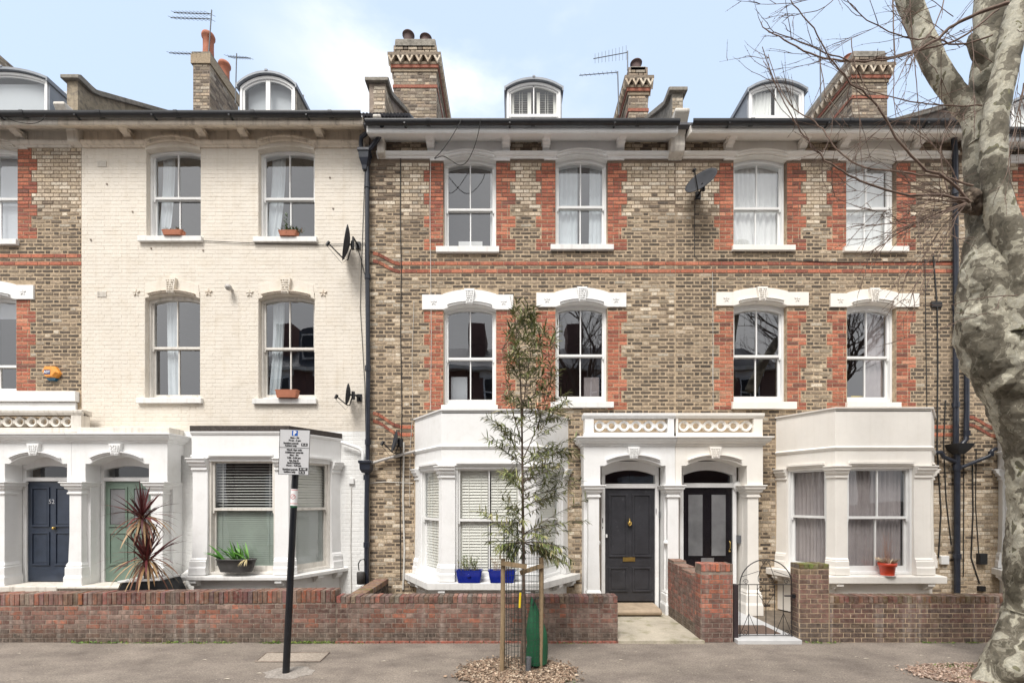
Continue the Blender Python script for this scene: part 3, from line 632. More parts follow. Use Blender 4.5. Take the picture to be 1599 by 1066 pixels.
def chimney(parent, x0, x1, yf, dep, zt, zb, pots, dark=False, cornice=True, block=None, potm='dirtyclay', red=True):
    """brick stack; side bricks on both flanks; pots: (x,y,r,h)"""
    w_ = x1 - x0; b = MB(); b.box(x0, x1, yf, yf + dep, zb, zt); o = b.build('chimney', M['mortar_dark'], parent)
    br = MB()
    def cf(x, z, t):
        r = random.random()
        if t: return jit(random.choice(REDS), .5, .8), 0
        if r < .55: return jit(random.choice(CREAMS), .38, .72), .003
        return jit(random.choice(SOOTS), 1.0, 1.8), .007
    kt = int(zt / .075); reds = {kt - 13} if cornice and red else set()
    for Mx, L_ in ((frame_m((x0, yf, 0)), w_), (frame_m((x1, yf, 0), R(90)), dep), (frame_m((x0, yf + dep, 0), R(-90)), dep)):
        br.M = Mx; bricks(br, 0, L_, zb, zt, cf, bands=reds)
    br.M = None
    def ring(z0, z1, e, col, dent=False):
        if not dent:
            br.box(x0 - e, x1 + e, yf - e, yf + dep + e, z0, z1, col); return
    if cornice:
        T = kt * .075
        ring(T - .60, T - .53, .025, (.30, .24, .17)); ring(T - .53, T - .455, .05, (.27, .095, .06))
        ring(T - .30, T - .225, .115, (.20, .16, .12)); 
        # dog-tooth course: bricks set diagonally, projecting
        n = max(3, int(w_ / .17))
        for i in range(n + 1):
            xc = x0 - .03 + (w_ + .06) * i / n
            br.prism([(xc - .085, T - .30), (xc, T - .455), (xc + .085, T - .30)], yf - .115, yf + .05, random.choice(CREAMS[:3]))
            br.prism([(xc - .03, T - .30), (xc + .0, T - .36), (xc + .03, T - .30)], yf - .135, yf - .10, random.choice(SOOTS))
        n2 = int(dep / .17)
        for i in range(n2 + 1):
            yc = yf + dep * i / n2
            for e0, e1 in ((x0 - .115, x0 + .02), (x1 - .02, x1 + .115)): br.prismx([(yc - .075, T - .30), (yc, T - .455), (yc + .075, T - .30)], e0, e1, random.choice(CREAMS[:3]))
        ring(T - .455, T - .40, .06, (.22, .17, .12))
        if red: ring(T - 13 * .075 + .002, T - 12 * .075 - .004, .018, (.28, .10, .065))
    else:
        ring(zt - .22, zt - .0, .035, (.32, .25, .17)); ring(zt, zt + .06, .02, (.20, .17, .13))
    br.build('brickwork', M['brick'], o)
    if block:
        k = MB(); k.prism([(x0 + .0, zt - .23), (x0 + .03, zt + block), (x1 - .03, zt + block), (x1 + .0, zt - .23)], yf + .0, yf + dep * .98); k.build('flaunching', M['coping'], o, bevel=.03)
    for px, py, r, h in pots:
        p = MB(); z = zt + (block or 0) - .03
        p.lathe(px, py, [(r * .98, z), (r * .9, z + h * .5), (r * .92, z + h * .82), (r * 1.14, z + h * .86), (r * 1.16, z + h * .93), (r * 1.02, z + h), (r * .8, z + h), (r * .78, z + h * .6)], 20)
        p.build('chimney_pot', M[potm], o)
    return o
def dormer(parent, x0, x1, yf, zb, zspring, rise, kind='shutters', wm='white', cheek='lead'):
    r0 = arc(x0, x1, zspring, rise, 14); dep = 2.2
    b = MB()
    b.box(x0, x0 + .05, yf + .03, yf + dep, zb, zspring); b.box(x1 - .05, x1, yf + .03, yf + dep, zb, zspring)
    b.box(x0 + .05, x1 - .05, yf + dep - .05, yf + dep, zb, zspring); o = b.build('dormer', M[cheek], parent)
    rf = MB()
    top = [(a, z + .05) for a, z in r0]; poly = [(x0 - .03, zspring - .05)] + [(r0[0][0] - .03, zspring + .04)] + top + [(x1 + .03, zspring + .04), (x1 + .03, zspring - .05), (x1, zspring - .05)] + r0[::-1] + [(x0, zspring - .05)]
    rf.prism(poly, yf - .06, yf + dep); rf.box((x0 + x1) / 2 - .03, (x0 + x1) / 2 + .03, yf - .07, yf + dep, zspring + rise + .04, zspring + rise + .075)
    rf.build('barrel_roof', M['lead'], o)
    ins = .045; wi0, wi1 = x0 + ins, x1 - ins; rr = rise * .86
    f = MB(); a1 = arc(wi0 + .03, wi1 - .03, zspring - .03, rr * .95, 14)
    outer = [(x0 + .03, zb)] + [(x0 + .03, zspring - .02)] + arc(x0 + .03, x1 - .03, zspring - .0, rise * .95, 14) + [(x1 - .03, zb)]
    f.prism(outer[:-1] + [(x1 - .03, zspring), (x1 - .03, zb), (wi1 - .03, zb)] + a1[::-1] + [(wi0 + .03, zb)], yf, yf + .07)
    fo = f.build('dormer_window', M[wm], o, bevel=.004)
    s = MB(); xc = (x0 + x1) / 2; a2 = arc(wi0 + .07, wi1 - .07, zspring - .045, rr * .85, 14)
    s.prism([(wi0 + .028, zb)] + a1 + [(wi1 - .028, zb), (wi1 - .07, zb)] + a2[::-1] + [(wi0 + .07, zb)], yf + .03, yf + .065)
    if kind == 'pair': s.box(xc - .045, xc + .045, yf + .025, yf + .065, zb, zspring + rr * .8)
    elif kind in ('shutters', 'curtains'):
        s.box(xc - .012, xc + .012, yf + .03, yf + .06, zb, zspring + rr * .8); s.box(wi0 + .03, wi1 - .03, yf + .02, yf + .065, zspring - .56, zspring - .50)
    s.build('casement', M[wm], fo)
    g = MB(); pp_ = [(wi0 + .05, zb), (wi1 - .05, zb)] + arc(wi0 + .05, wi1 - .05, zspring - .045, rr * .88, 14)[::-1]; g.add([(a, yf + .049, c) for a, c in pp_], [tuple(range(len(pp_)))]); g.build('pane', M['glass_clear'], fo)
    k = MB(); k.quad((x0 + .05, yf + .5, zb), (x1 - .05, yf + .5, zb), (x1 - .05, yf + .5, zspring + rise), (x0 + .05, yf + .5, zspring + rise)); k.build('dormer_back', M['room' if kind != 'single' else 'rollerblind'], o)
    M0 = frame_m((wi0, yf, 0))
    W_ = wi1 - wi0
    if kind == 'shutters':
        for a, c in ((.09, W_ / 2 - .09), (W_ / 2 + .09, W_ - .09)):
            slats(fo, M0, a + .05, c - .04, zb, zspring + rise * .35, .16, 'shutter', step=.05, wd=.055, tilt=40, name='shutter')
            sb = MB(M0); sb.box(a - .02, a + .05, .14, .17, zb, zspring + rise * .35); sb.box(c - .04, c + .04, .14, .17, zb, zspring + rise * .35); sb.build('shutter_stile', M['shutter'], fo)
    elif kind == 'curtains': curtain(fo, M0, .05, W_ / 2 - .05, zb, zspring + .08, .12, 'curtain', 7, .015); curtain(fo, M0, W_ / 2 + .05, W_ - .05, zb, zspring + .08, .12, 'curtain', 7, .015)
    elif kind == 'pair': curtain(fo, M0, .06, W_ - .06, zb, zspring + rise * .8, .2, 'rollerblind', 2, .002, name='blind')
    elif kind == 'single': curtain(fo, M0, .06, W_ - .06, zb, zspring + rise * .2, .14, 'rollerblind', 2, .002, name='blind')
    return o

def top_window(parent, a, b, yt, yb, meet, sl, curt=None, hood=None, mt='frame', rise=.10, arcm='white', sillmat='sillpaint', under_sill=True, botrail=.07):
    x0, x1 = X(a), X(b); zb, zt = Z(yb), Z(yt); M0 = frame_m((x0, 0, zb))
    f = sash(parent, M0, x1 - x0, zt - zb, rise, Z(meet) - zb, sill=(X(sl[0]), X(sl[1]), Z(sl[2]), Z(sl[3])) if sl else None, mt=mt, sillmat=sillmat, botrail=botrail)
    w = x1 - x0; h = zt - zb
    for c in curt or ():
        kind = c[0]
        if kind == 'c': curtain(f, M0, c[1] * w, c[2] * w, .03 + c[5] * h if len(c) > 5 else .03, h, .27, c[3], *(c[4] if len(c) > 4 else ()))
        elif kind == 'b': slats(f, M0, .05, w - .05, c[1] * h, h, .26, c[2])
        elif kind == 'roll':
            q = MB(M0); q.box(.05, w - .05, .25, .255, c[1] * h, h); q.build('blind', M[c[2]], f)
        elif kind == 'box':
            q = MB(M0); q.box(c[1] * w, c[2] * w, .35, .37, c[3] * h, c[4] * h); q.build('object_behind_glass', M[c[5]], f)
    return f
def hole(a, b, yt, yb): return (X(a), X(b), Z(yb), Z(yt) + .08)
def lintel(parent, a, b, w0, w1, ytop_end, ytop_mid, ybot, ycrown, m, dk='oldpaint'):
    x0, x1 = X(a), X(b); wx0, wx1 = X(w0), X(w1); zt = Z(ytop_end); zb = Z(ybot)
    mb = MB(); xa, xb = wx0 + .0, wx1 - .0
    top = [(x0, zt), (xa - .02, zt)] + [(p, q) for p, q in arc(xa - .0, xb + .0, zt + .015, Z(ytop_mid) - zt - .015, 12)] + [(xb + .02, zt), (x1, zt)]
    bot = [(x0, zb), (wx0, zb)] + arc(wx0, wx1, zb - .0, Z(ycrown) - zb, 12)[1:-1] + [(wx1, zb), (x1, zb)]
    poly = bot + top[::-1]
    mb.prism(poly, -.035, .115); o = mb.build('lintel', M[m], parent, bevel=.004)
    xc = (wx0 + wx1) / 2
    h = MB(); q = (wx1 - wx0)
    band(h, xc - q * .40, xc + q * .40, zb + .045, (Z(ycrown) - zb) * .75, .035, -.065, -.03); band(h, xc - q * .42, xc + q * .42, zb + .078, (Z(ycrown) - zb) * .75, .014, -.085, -.03)
    h.build('hood_mould', M[m], o)
    keystone(o, xc, Z(ycrown) + .0, Z(ytop_mid) - .01, .125, .20, -.055, m)
    motif(o, (x0 + xa) / 2 + .02, (zt + zb) / 2, -.035, m); motif(o, (x1 + xb) / 2 - .02, (zt + zb) / 2, -.035, m)
    return o
def frieze(parent, a, b, wa, wb, y0, y1, ybase, ycr, m, rise=.10, brm=None, brackets=(), zsoff=0, proj=.36):
    """stucco panel between two brackets above a top window, with its arched hood"""
    x0, x1 = X(a), X(b); w0, w1 = X(wa), X(wb); zt = Z(y0)
    mb = MB(); zb = Z(ybase)
    mb.prism([(x0, zb), (w0, zb)] + arc(w0, w1, zb - .01, Z(ycr) - zb + .01, 12)[1:-1] + [(w1, zb), (x1, zb), (x1, zt), (x0, zt)], -.03, .112)
    o = mb.build('frieze_panel', M[m], parent, bevel=.004)
    h = MB(); xc = (w0 + w1) / 2; q = w1 - w0
    band(h, w0 + .03, w1 - .03, zb + .035, (Z(ycr) - zb) * .9, .05, -.075, -.02); band(h, w0 + .05, w1 - .05, zb + .085, (Z(ycr) - zb) * .85, .022, -.10, -.02)
    h.build('hood_mould', M[m], o)
    return o
def cornice_string(parent, segs, yt, yb, m, out=.10):
    for a, b, ma, mb_ in segs:
        zt, zb = Z(yt), Z(yb); h = zt - zb; s = MB()
        prof = [(0, zb), (out * .35, zb), (out * .45, zb + h * .25), (out * .75, zb + h * .4), (out, zb + h * .7), (out, zt), (-.02, zt), (-.02, zb)]
        path = [(X(a), 0), (X(b), 0)]
        if ma: path = [(X(a), .1)] + path
        if mb_: path = path + [(X(b), .1)]
        s.sweep(prof, path); s.build('cornice', M[m], parent, bevel=.003)
def eaves(parent, a, b, zg, zsw, m, gj=3, yo=.40):
    x0, x1 = X(a), X(b)
    s = MB(); s.prismx([(.05, zsw), (-yo, zg - .155), (-yo, zg - .02), (-yo + .03, zg + .01), (.05, zg + .02)][::-1], x0, x1)
    s.prismx([(-yo - .012, zg - .14), (-yo - .012, zg - .07), (-yo, zg - .07), (-yo, zg - .14)], x0, x1)
    s.build('eaves', M[m], parent, bevel=.003)
    gutter(parent, x0, x1, yo + .075, zg - .0, joints=gj)

# =====================  BRICK HOUSE WITH THE CHARCOAL DOOR (centre)  =====================
H2 = empty('brick_house', (X(816), 0, 0), 'brown brick terraced house with charcoal front door and white bay behind the sapling', 'house', 'terraced houses along the street')
x0, x1 = X(577), X(1055)
b2 = [X(648), X(690, 1.0), X(838, 1.0), X(888)]
hs = [hole(693, 775, 247, 387), hole(868, 949, 246, 384), hole(693, 775, 478, 632), hole(868, 949, 476, 627),
      (b2[0] + .2, b2[3] - .2, .1, Z(727, 1)), (X(938, 0), X(1030, 0), .1, Z(716, .45) + .05)]
wl = MB(); wall(wl, x0, x1, 0, 9.35, hs); wl.build('wall', M['mortar'], H2)
qz0, qz1 = Z(393), Z(249); qa0, qa1 = Z(640), Z(483)
q2 = []
for xp, dr in ((693, -1), (775, 1), (868, -1), (949, 1)): q2 += [(X(xp), dr, 6.9 + .225, qz1), (X(xp), dr, 3.95, qa1)]
bb = MB()
excl = [(b2[0], b2[3], 0, Z(655)), (X(918), X(1055), 0, Z(655) + .05), (X(660), X(802), Z(483), Z(460)), (X(838), X(978), Z(480), Z(458)), (X(690), X(778), Z(462), Z(453)), (X(866), X(951), Z(462), Z(451)),
        (x0, x1, Z(250) - .02, Z(243)), (X(672), X(797), Z(250), 9.4), (X(850), X(975), Z(250), 9.4), (X(1040), x1, Z(250), 9.4)]
bricks(bb, x0, x1, 0, 9.33, stock, holes=hs + excl, quoins=q2, bands={})
# red string courses stay straight as far as the flank strip, where they climb in a swan-neck
def redband(mb, xa, xb, ks):
    for k in ks:
        p = xa + (.1 if k % 4 == 1 else 0); 
        if p > xa: mb.box(xa + .004, p - .004, -.010, 0, k * .075 + .005, (k + 1) * .075 - .005, random.choice(REDS))
        while p < xb:
            q = min(p + .228, xb); mb.box(p + .005, q - .005, -.010, 0, k * .075 + .005, (k + 1) * .075 - .005, jit(random.choice(REDS[:4]), .85, 1.1)); p = q
def swoop(mb, xa, xb, zlow, rise_, right=False):
    n = 5
    for i in range(n):
        def pt(t):
            tt = t if right else 1 - t
            return (xa + (xb - xa) * t, zlow + rise_ * smooth(0, 1, tt))
        (ax, az), (bx, bz) = pt((i + .03) / n), pt((i + .97) / n)
        c = jit(random.choice(REDS[:4]), .55, .85); h = .065
        mb.prism([(ax, az), (bx, bz), (bx, bz + h), (ax, az + h)], -.014, 0, c)
redband(bb, X(625), x1, (91, 89))
for z in (Z(415), Z(427)): swoop(bb, X(583), X(625), z, .21)
for z in (Z(668), Z(680)): swoop(bb, X(583), X(625), z, .26)
redband(bb, X(625), X(646), (48, 46))
bb.build('brickwork', M['brick'], H2)
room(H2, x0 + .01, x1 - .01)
top_window(H2, 693, 775, 247, 387, 321, (682, 780, 386, 396), [('c', .88, .97, 'curtain', (2, .01)), ('box', .25, .72, .02, .18, 'curtain')], rise=.09)
top_window(H2, 868, 949, 246, 384, 317, (860, 958, 383, 392), [('c', .04, .46, 'curtain_blue', (5, .015)), ('c', .70, .97, 'curtain_blue', (3, .015, -.02))], rise=.09)
top_window(H2, 693, 775, 478, 632, 557, (690, 778, 632, 640), [('box', .1, .42, .05, .33, 'rollerblind')], rise=.09, botrail=.10)
top_window(H2, 868, 949, 476, 627, 552, (860, 958, 627, 637), [('box', .60, .9, .05, .3, 'curtain_grey')], rise=.09, botrail=.10)
lintel(H2, 660, 802, 693, 775, 461, 453, 484, 477, 'white'); lintel(H2, 838, 978, 868, 949, 458, 450, 480, 473, 'white')
frieze(H2, 672, 797, 693, 775, 213, 246, 252, 245, 'white'); frieze(H2, 850, 975, 868, 949, 212, 244, 251, 243, 'white')
cornice_string(H2, [(590, 690, 0, 1), (778, 865, 1, 1), (952, 1045, 1, 0)], 241, 249, 'white')
for xb in (674, 791, 853, 968): bracket(H2, X(xb), .14, Z(242), 9.20, .37, 'white')
cb = MB(); cb.prismx([(-.42, Z(205)), (-.42, Z(205) - .05), (-.30, Z(215)), (-.16, Z(228)), (-.14, Z(246)), (0, Z(250)), (.02, Z(205))][::-1], X(592), X(604)); cb.build('party_corbel', M['oldpaint'], H2, bevel=.02)
cb = MB(); cb.prismx([(-.44, Z(197)), (-.44, Z(197) - .06), (-.34, Z(210)), (-.20, Z(225)), (-.20, Z(238)), (-.16, Z(246)), (0, Z(252)), (.02, Z(197))][::-1], X(1043), X(1065)); cb.build('party_corbel', M['oldpaint'], H2, bevel=.02)
eaves(H2, 583, 1048, ZG2, Z(221), 'white')
rf2 = roof(H2, x0, x1, ZG2 + .02)
parapet(H2, X(577, .1), X(602, .1), 9.3, 10.45, 'mortar_dark', .58)
pbk = MB(); random.seed(3)
bricks(pbk, X(583, .1), X(602, .1), 9.4, 10.3, lambda x, z, t: (jit(random.choice(CREAMS), .5, 1), .003), y=-.1)
pbk.M = frame_m((X(602, .1), -.1, 0), R(90)); bricks(pbk, 0, 2.4, 9.4, 10.35, lambda x, z, t: (jit(random.choice(CREAMS), .4, .9), .003))
pbk.M = None; pbk.build('parapet_brickwork', M['brick'], H2)
dormer(H2, X(790, -.9), X(878, -.9), .9, 10.0, Z(141, -.9), .19, 'shutters')
chimney(H2, -2.78, -1.77, 1.75, 2.3, Z(68, -1.7), 9.8, [(-2.47, 1.93, .125, .30), (-2.06, 1.95, .125, .24)], block=.17)
chimney(H2, X(982, -1.6), X(1012, -1.6), 1.6, 1.7, Z(105, -1.6), 9.8, [(X(997, -1.6), 1.78, .12, .27)], block=.03)
# bay with louvred shutters
bz = lambda py: Z(py, 1.0)
path2 = [(b2[0], 0), (b2[1], -1.0), (b2[2], -1.0), (b2[3], 0)]
bo2, fr2 = bay(H2, path2, .05, bz(640), bz(727), bz(907), bz(919), 'white', [(.20, .14, 0), (.24, .24, 1), (.14, .20, 0)], .2, bz(812), [(X(632), 0), (X(668, 1.12), -1.12), (X(845, 1.12), -1.12), (X(907), 0)], bz(640) - bz(698), roof='white', glass='glass_clear')
for i, (Mf, Ln) in enumerate(fr2):
    hh = bz(727) - bz(907)
    if i == 1:
        for a, c in ((.08, Ln / 2), (Ln / 2, Ln - .08)):
            slats(bo2, Mf, a + .03, c - .03, .05, hh - .05, .16, 'shutter', .052, .064, 68, 'shutter')
            st = MB(Mf); st.box(a - .02, a + .03, .17, .21, .03, hh); st.box(c - .03, c + .03, .17, .21, .03, hh); st.build('shutter_stile', M['shutter'], bo2)
    else: slats(bo2, Mf, .04, Ln - .04, .05, hh - .05, .16, 'shutter', .052, .064, 68, 'shutter')

# porch helper: one half of a paired porch.  All px at the porch front (d=.45)
def porch(parent, xa, xb, oa, ob, ytop, ycap, yspring, ycrown, zfloor, m, colx, dr, cornl, cornr, zbase=.0, kz=None, mold='white'):
    d = .45; x0_, x1_ = X(xa, d), X(xb, d); o0, o1 = X(oa, d), X(ob, d)
    zt = Z(ytop, d); zs = Z(yspring, d); zc = Z(ycrown, d); zcap = Z(ycap, d)
    mb = MB()
    mb.prism([(x0_, zcap), (o0, zcap), (o0, zs)] + arc(o0 + .08, o1 - .08, zs, zc - zs, 14) + [(o1, zs), (o1, zcap), (x1_, zcap), (x1_, zt), (x0_, zt)], -d, -.085)
    mb.box(x0_, x1_, -.085, .0, zt - .22, zt)
    if cornl: mb.box(x0_ + .03, o0 - .012, -d + .19, -.0, zbase, zcap)
    else: mb.box(x0_ + .002, o0 - .012, -d + .12, -.0, zbase, zcap)
    mb.box(o1 + .012, x1_ - (.03 if cornr else .002), -d + (.19 if cornr else .12), -.0, zbase, zcap)
    po = mb.build('porch', M[m], parent, bevel=.006)
    cn_ = MB(); prof = [(0, zt - .01), (.03, zt), (.035, zt + .03), (.08, zt + .05), (.11, zt + .09), (.11, zt + .12), (.14, zt + .13), (.14, zt + .155), (-.4, zt + .16), (-.4, zt - .01)]
    path = ([(x0_, -.0)] if cornl else []) + [(x0_, -d), (x1_, -d)] + ([(x1_, .0)] if cornr else [])
    cn_.sweep(prof, path); cn_.build('porch_cornice', M[m], po, bevel=.004)
    h = MB(); q = o1 - o0; xc = (o0 + o1) / 2 - .0
    band(h, o0 + .12, o1 - .12, zs + .075, (zc - zs) * .75, .03, -d - .03, -d + .01); band(h, o0 + .11, o1 - .11, zs + .10, (zc - zs) * .75, .016, -d - .055, -d + .01)
    h.build('hood_mould', M[m], po)
    keystone(po, xc, zc - .0, zt - .03, .13, .23, -d - .02, m)
    for cxp, hw, cm_ in colx:
        c = MB(); c.stack(X(cxp, d), -d + .115, column_prof(zbase, zcap, hw, .16, .24)); c.build('porch_column', M[cm_], po, bevel=.006)
    return po
PB = (912, 1055)
po2 = porch(H2, 912, 1054.8, 938, 1040, 695, 757, 727, 716, .1, 'white', [(928, .115, 'white'), (1052, .115, 'white')], None, True, False, .03)
dz = .45; zb_ = Z(683, dz)
balustrade(po2, X(913, dz), X(1053.5, dz), zb_ + .0, Z(645, dz), -dz + .02, -dz + .2, 6, [(X(914, dz), X(928, dz)), (X(1044, dz), X(1053.5, dz))], 'white')
DY = -.1
def dX(p): return X(p, .1)
def dZ(p): return Z(p, .1)
door_frame_opening(H2, dX(945), dX(1023), .1, dZ(762), dZ(755), dZ(740), .10, DY, 'white', 'white')
dr = MB(); dr.box(dX(945.5), dX(1022.5), DY + .0, DY + .05, dZ(938), dZ(762.5))
a, bq = dX(951), dX(1017); mid = (a + bq) / 2; yy = DY
for pa in ((a, mid - .045, dZ(869), dZ(771)), (mid + .045, bq, dZ(869), dZ(771)), (a, mid - .045, dZ(923), dZ(885)), (mid + .045, bq, dZ(923), dZ(885))): panel(dr, *pa, yy)
do = dr.build('front_door', M['charcoal'], H2, bevel=.003)
k = MB(); k.lathe(0, 0, [(.0, 0), (.028, .01), (.03, .03), (.01, .05), (.012, .075), (.022, .09), (.006, .13)], 12); k.M = None
kn = MB(Matrix.Translation((dX(983), DY - .035, dZ(816)))); kn.lathe(0, 0, [(.004, -.06), (.012, -.05), (.030, -.02), (.034, 0), (.024, .03), (.012, .05), (.016, .065), (.004, .09)], 12)
kn.tube([(-.035, -.01, .02), (-.03, -.02, -.03), (0, -.025, -.05), (.03, -.02, -.03), (.035, -.01, .02)], .006, 6); kn.build('door_knocker', M['brass'], do)
lb = MB(); lb.box(dX(973), dX(992), DY - .012, DY, dZ(876), dZ(869.5)); lb.box(dX(975), dX(990), DY - .018, DY - .010, dZ(875), dZ(870.5)); lb.build('letter_plate', M['brass'], do)
ss = MB(); ss.prismx([(-.62, .07), (-.64, .13), (-.60, .17), (-.1, .20), (-.1, .07)][::-1], X(940, .45), X(1030, .45)); ss.build('doorstep', M['stone_step'], H2, bevel=.02)
for px_, py_, w_, h_, mm_ in ((941, 812, .012, .09, 'black_plastic'), (941, 823, .012, .03, 'black_plastic'), (947, 836, .03, .06, 'white_plastic'), (1024, 797, .012, .10, 'steel'), (1029, 803, .02, .12, 'grey_plastic')):
    q = MB(); q.box(dX(px_) - w_ / 2, dX(px_) + w_ / 2, DY - .05, DY, dZ(py_) - h_ / 2, dZ(py_) + h_ / 2); q.build('door_fitting', M[mm_], do)
for cxp in (934, 1041):
    q = MB(); q.M = Matrix.Translation((X(cxp, .4), -.375, Z(847, .4))) @ Matrix.Rotation(R(90), 4, 'X'); q.lathe(0, 0, [(.052, 0), (.052, .02), (.03, .03), (.028, .055), (.015, .06)], 20); q.build('door_bell', M['white_plastic'], po2)
# wall-run cables and pipes
def cable(parent, pts, r=.007, m='cable', name='cable', d=.02):
    t = MB(); t.tube([P(a, b, (c[0] if c else d)) for a, b, *c in pts], r, 5); return t.build(name, M[m], parent)
cable(H2, [(626, 245), (625.5, 330), (627, 420), (626, 520), (628, 640), (625, 760), (626, 905)], .009)
cable(H2, [(673, 247), (672, 330), (673, 420), (674, 520), (673, 640)], .006, 'cable_white')
cable(H2, [(647, 470), (644, 560), (645, 640), (641, 700), (640, 790)], .004, 'cable_white')
cable(H2, [(631, 690), (630, 780), (632, 860), (630, 920)], .018, 'cable_white')
cable(H2, [(1113, 425), (1114, 540), (1114, 640)], .004, 'cable_white')
cable(H2, [(575, 754), (600, 752), (645, 754)], .008, 'cable_white')

# =====================  BRICK HOUSE WITH THE BLACK DOOR (right)  =====================
H3 = empty('brick_house', (X(1275), 0, 0), 'brown brick terraced house with glazed black door and cream bay holding a red pot', 'house', 'terraced houses along the street')
x0, x1 = X(1055), X(1497)
b3 = [X(1212), X(1305, 1.0), X(1455, 1.0), X(1424)]
hs = [hole(1146, 1229, 247, 385), hole(1322, 1400, 248, 387), hole(1146, 1229, 478, 627), hole(1323, 1400, 479, 628),
      (b3[0] + .2, b3[3] - .2, .1, Z(727, 1)), (X(1060), X(1156), .1, Z(716, .45) + .05)]
wl = MB(); wall(wl, x0, x1, 0, 9.35, hs); wl.build('wall', M['mortar'], H3)
q3 = []
for xp, d_ in ((1146, -1), (1229, 1), (1322, -1), (1400, 1)): q3 += [(X(xp), d_, 6.9 + .225, qz1), (X(xp), d_, 3.95, qa1)]
bb = MB(); random.seed(11)
excl = [(b3[0], b3[3], 0, Z(655)), (X(1055), X(1180), 0, Z(655) + .05), (X(1118), X(1262), Z(478), Z(457)), (X(1296), X(1434), Z(480), Z(459)), (X(1146), X(1230), Z(462), Z(450)), (X(1322), X(1402), Z(462), Z(452)),
        (x0, x1, Z(250) - .02, Z(243)), (X(1130), X(1250), Z(250), 9.4), (X(1308), X(1430), Z(250), 9.4), (x0, X(1068), Z(250), 9.4)]
bricks(bb, x0, x1, 0, 9.33, stock, holes=hs + excl, quoins=q3)
redband(bb, x0, x1, (91, 89)); redband(bb, X(1440), X(1492), (48, 46))
bb.build('brickwork', M['brick'], H3)
room(H3, x0 + .01, x1 - .01)
top_window(H3, 1146, 1229, 247, 385, 319, (1143, 1240, 384, 393), [('c', .03, .52, 'curtain', (5, .025, .12)), ('c', .5, .97, 'curtain', (4, .02))], rise=.09, sillmat='cream')
top_window(H3, 1322, 1400, 248, 387, 319, (1316, 1416, 386, 395), [('c', .03, .98, 'curtain', (8, .015))], rise=.09, sillmat='cream')
top_window(H3, 1146, 1229, 478, 627, 553, (1142, 1242, 627, 639), [], rise=.09, botrail=.10, sillmat='cream')
top_window(H3, 1323, 1400, 479, 628, 555, (1320, 1404, 628, 638), [('c', .55, .97, 'curtain_grey', (4, .02)), ('box', .35, .75, .03, .11, 'yellow')], rise=.09, botrail=.10, sillmat='cream')
lintel(H3, 1118, 1262, 1146, 1229, 457, 450, 478, 472, 'cream'); lintel(H3, 1296, 1434, 1323, 1400, 459, 452, 480, 474, 'cream')
frieze(H3, 1130, 1250, 1146, 1229, 212, 244, 251, 244, 'cream'); frieze(H3, 1308, 1430, 1322, 1400, 213, 246, 252, 245, 'cream')
cornice_string(H3, [(1066, 1143, 0, 1), (1232, 1318, 1, 1), (1404, 1492, 1, 0)], 241, 249, 'cream')
for xb in (1136, 1250, 1313, 1427): bracket(H3, X(xb), .14, Z(242), 9.20, .37, 'cream')
eaves(H3, 1067, 1506, ZG2, Z(221), 'cream')
roof(H3, x0, x1, ZG2 + .02)
parapet(H3, X(1050, .1), X(1067, .1), 9.3, 10.26, 'coping', .58)
pbk = MB(); bricks(pbk, X(1050, .1), X(1067, .1), 9.35, 10.1, lambda x, z, t: (jit(random.choice(CREAMS), .4, .8), .003), y=-.1); pbk.build('parapet_brickwork', M['brick'], H3)
dormer(H3, X(1168, -.9), X(1258, -.9), .9, 10.0, Z(143, -.9), .19, 'curtains')
chimney(H3, X(1331, -1.6), X(1386, -1.6), 1.6, 3.2, Z(88, -1.6), 9.8, [(X(1340, -1.6), 1.9, .1, .16), (X(1362, -1.6), 2.1, .1, .17)], block=.14, potm='claypot')
path3 = [(b3[0], 0), (b3[1], -1.0), (b3[2], -1.0), (b3[3] + .45, 0)]
bo3, fr3 = bay(H3, path3, .05, bz(637), bz(727), bz(897), bz(909), 'cream', [(.22, .16, 0), (.22, .30, 1), (.16, .22, 0)], .2, bz(808), [(X(1196), 0), (X(1296, 1.12) - .05, -1.12), (X(1480, 1.12), -1.12), (X(1480, 1.12) + .3, 0)], bz(637) - bz(700), roof='cream', glass='glass_clear')
for i, (Mf, Ln) in enumerate(fr3):
    hh = bz(727) - bz(897)
    if i == 1: curtain(bo3, Mf, .05, Ln * .5, .02, hh, .19, 'curtain_grey', 9, .018); curtain(bo3, Mf, Ln * .48, Ln - .05, .02, hh, .21, 'curtain_grey', 8, .02)
    else: curtain(bo3, Mf, .03, Ln - .03, .02, hh, .19, 'curtain_grey', 9, .015)
po3 = porch(H3, 1055.2, 1192, 1065, 1167, 695, 757, 727, 716, .1, 'cream', [(1177, .115, 'cream')], None, False, True, .03)
balustrade(po3, X(1056.5, dz), X(1192, dz), zb_, Z(645, dz), -dz + .02, -dz + .2, 6, [(X(1056.5, dz), X(1060, dz)), (X(1178, dz), X(1192, dz))], 'cream')
door_frame_opening(H3, dX(1067), dX(1144), .1, dZ(761), dZ(754), dZ(740), .10, DY, 'cream', 'white')
dr = MB(); a, bq = dX(1067.5), dX(1143.5); pz0, pz1 = dZ(867), dZ(772); p1, p2, p3, p4 = dX(1075), dX(1097), dX(1111), dX(1133)
dr.box(a, p1, DY, DY + .05, dZ(940), dZ(761.5)); dr.box(p2, p3, DY, DY + .05, dZ(940), dZ(761.5)); dr.box(p4, bq, DY, DY + .05, dZ(940), dZ(761.5))
dr.box(p1, p2, DY, DY + .05, pz1, dZ(761.5)); dr.box(p3, p4, DY, DY + .05, pz1, dZ(761.5)); dr.box(p1, p2, DY, DY + .05, dZ(940), pz0); dr.box(p3, p4, DY, DY + .05, dZ(940), pz0)
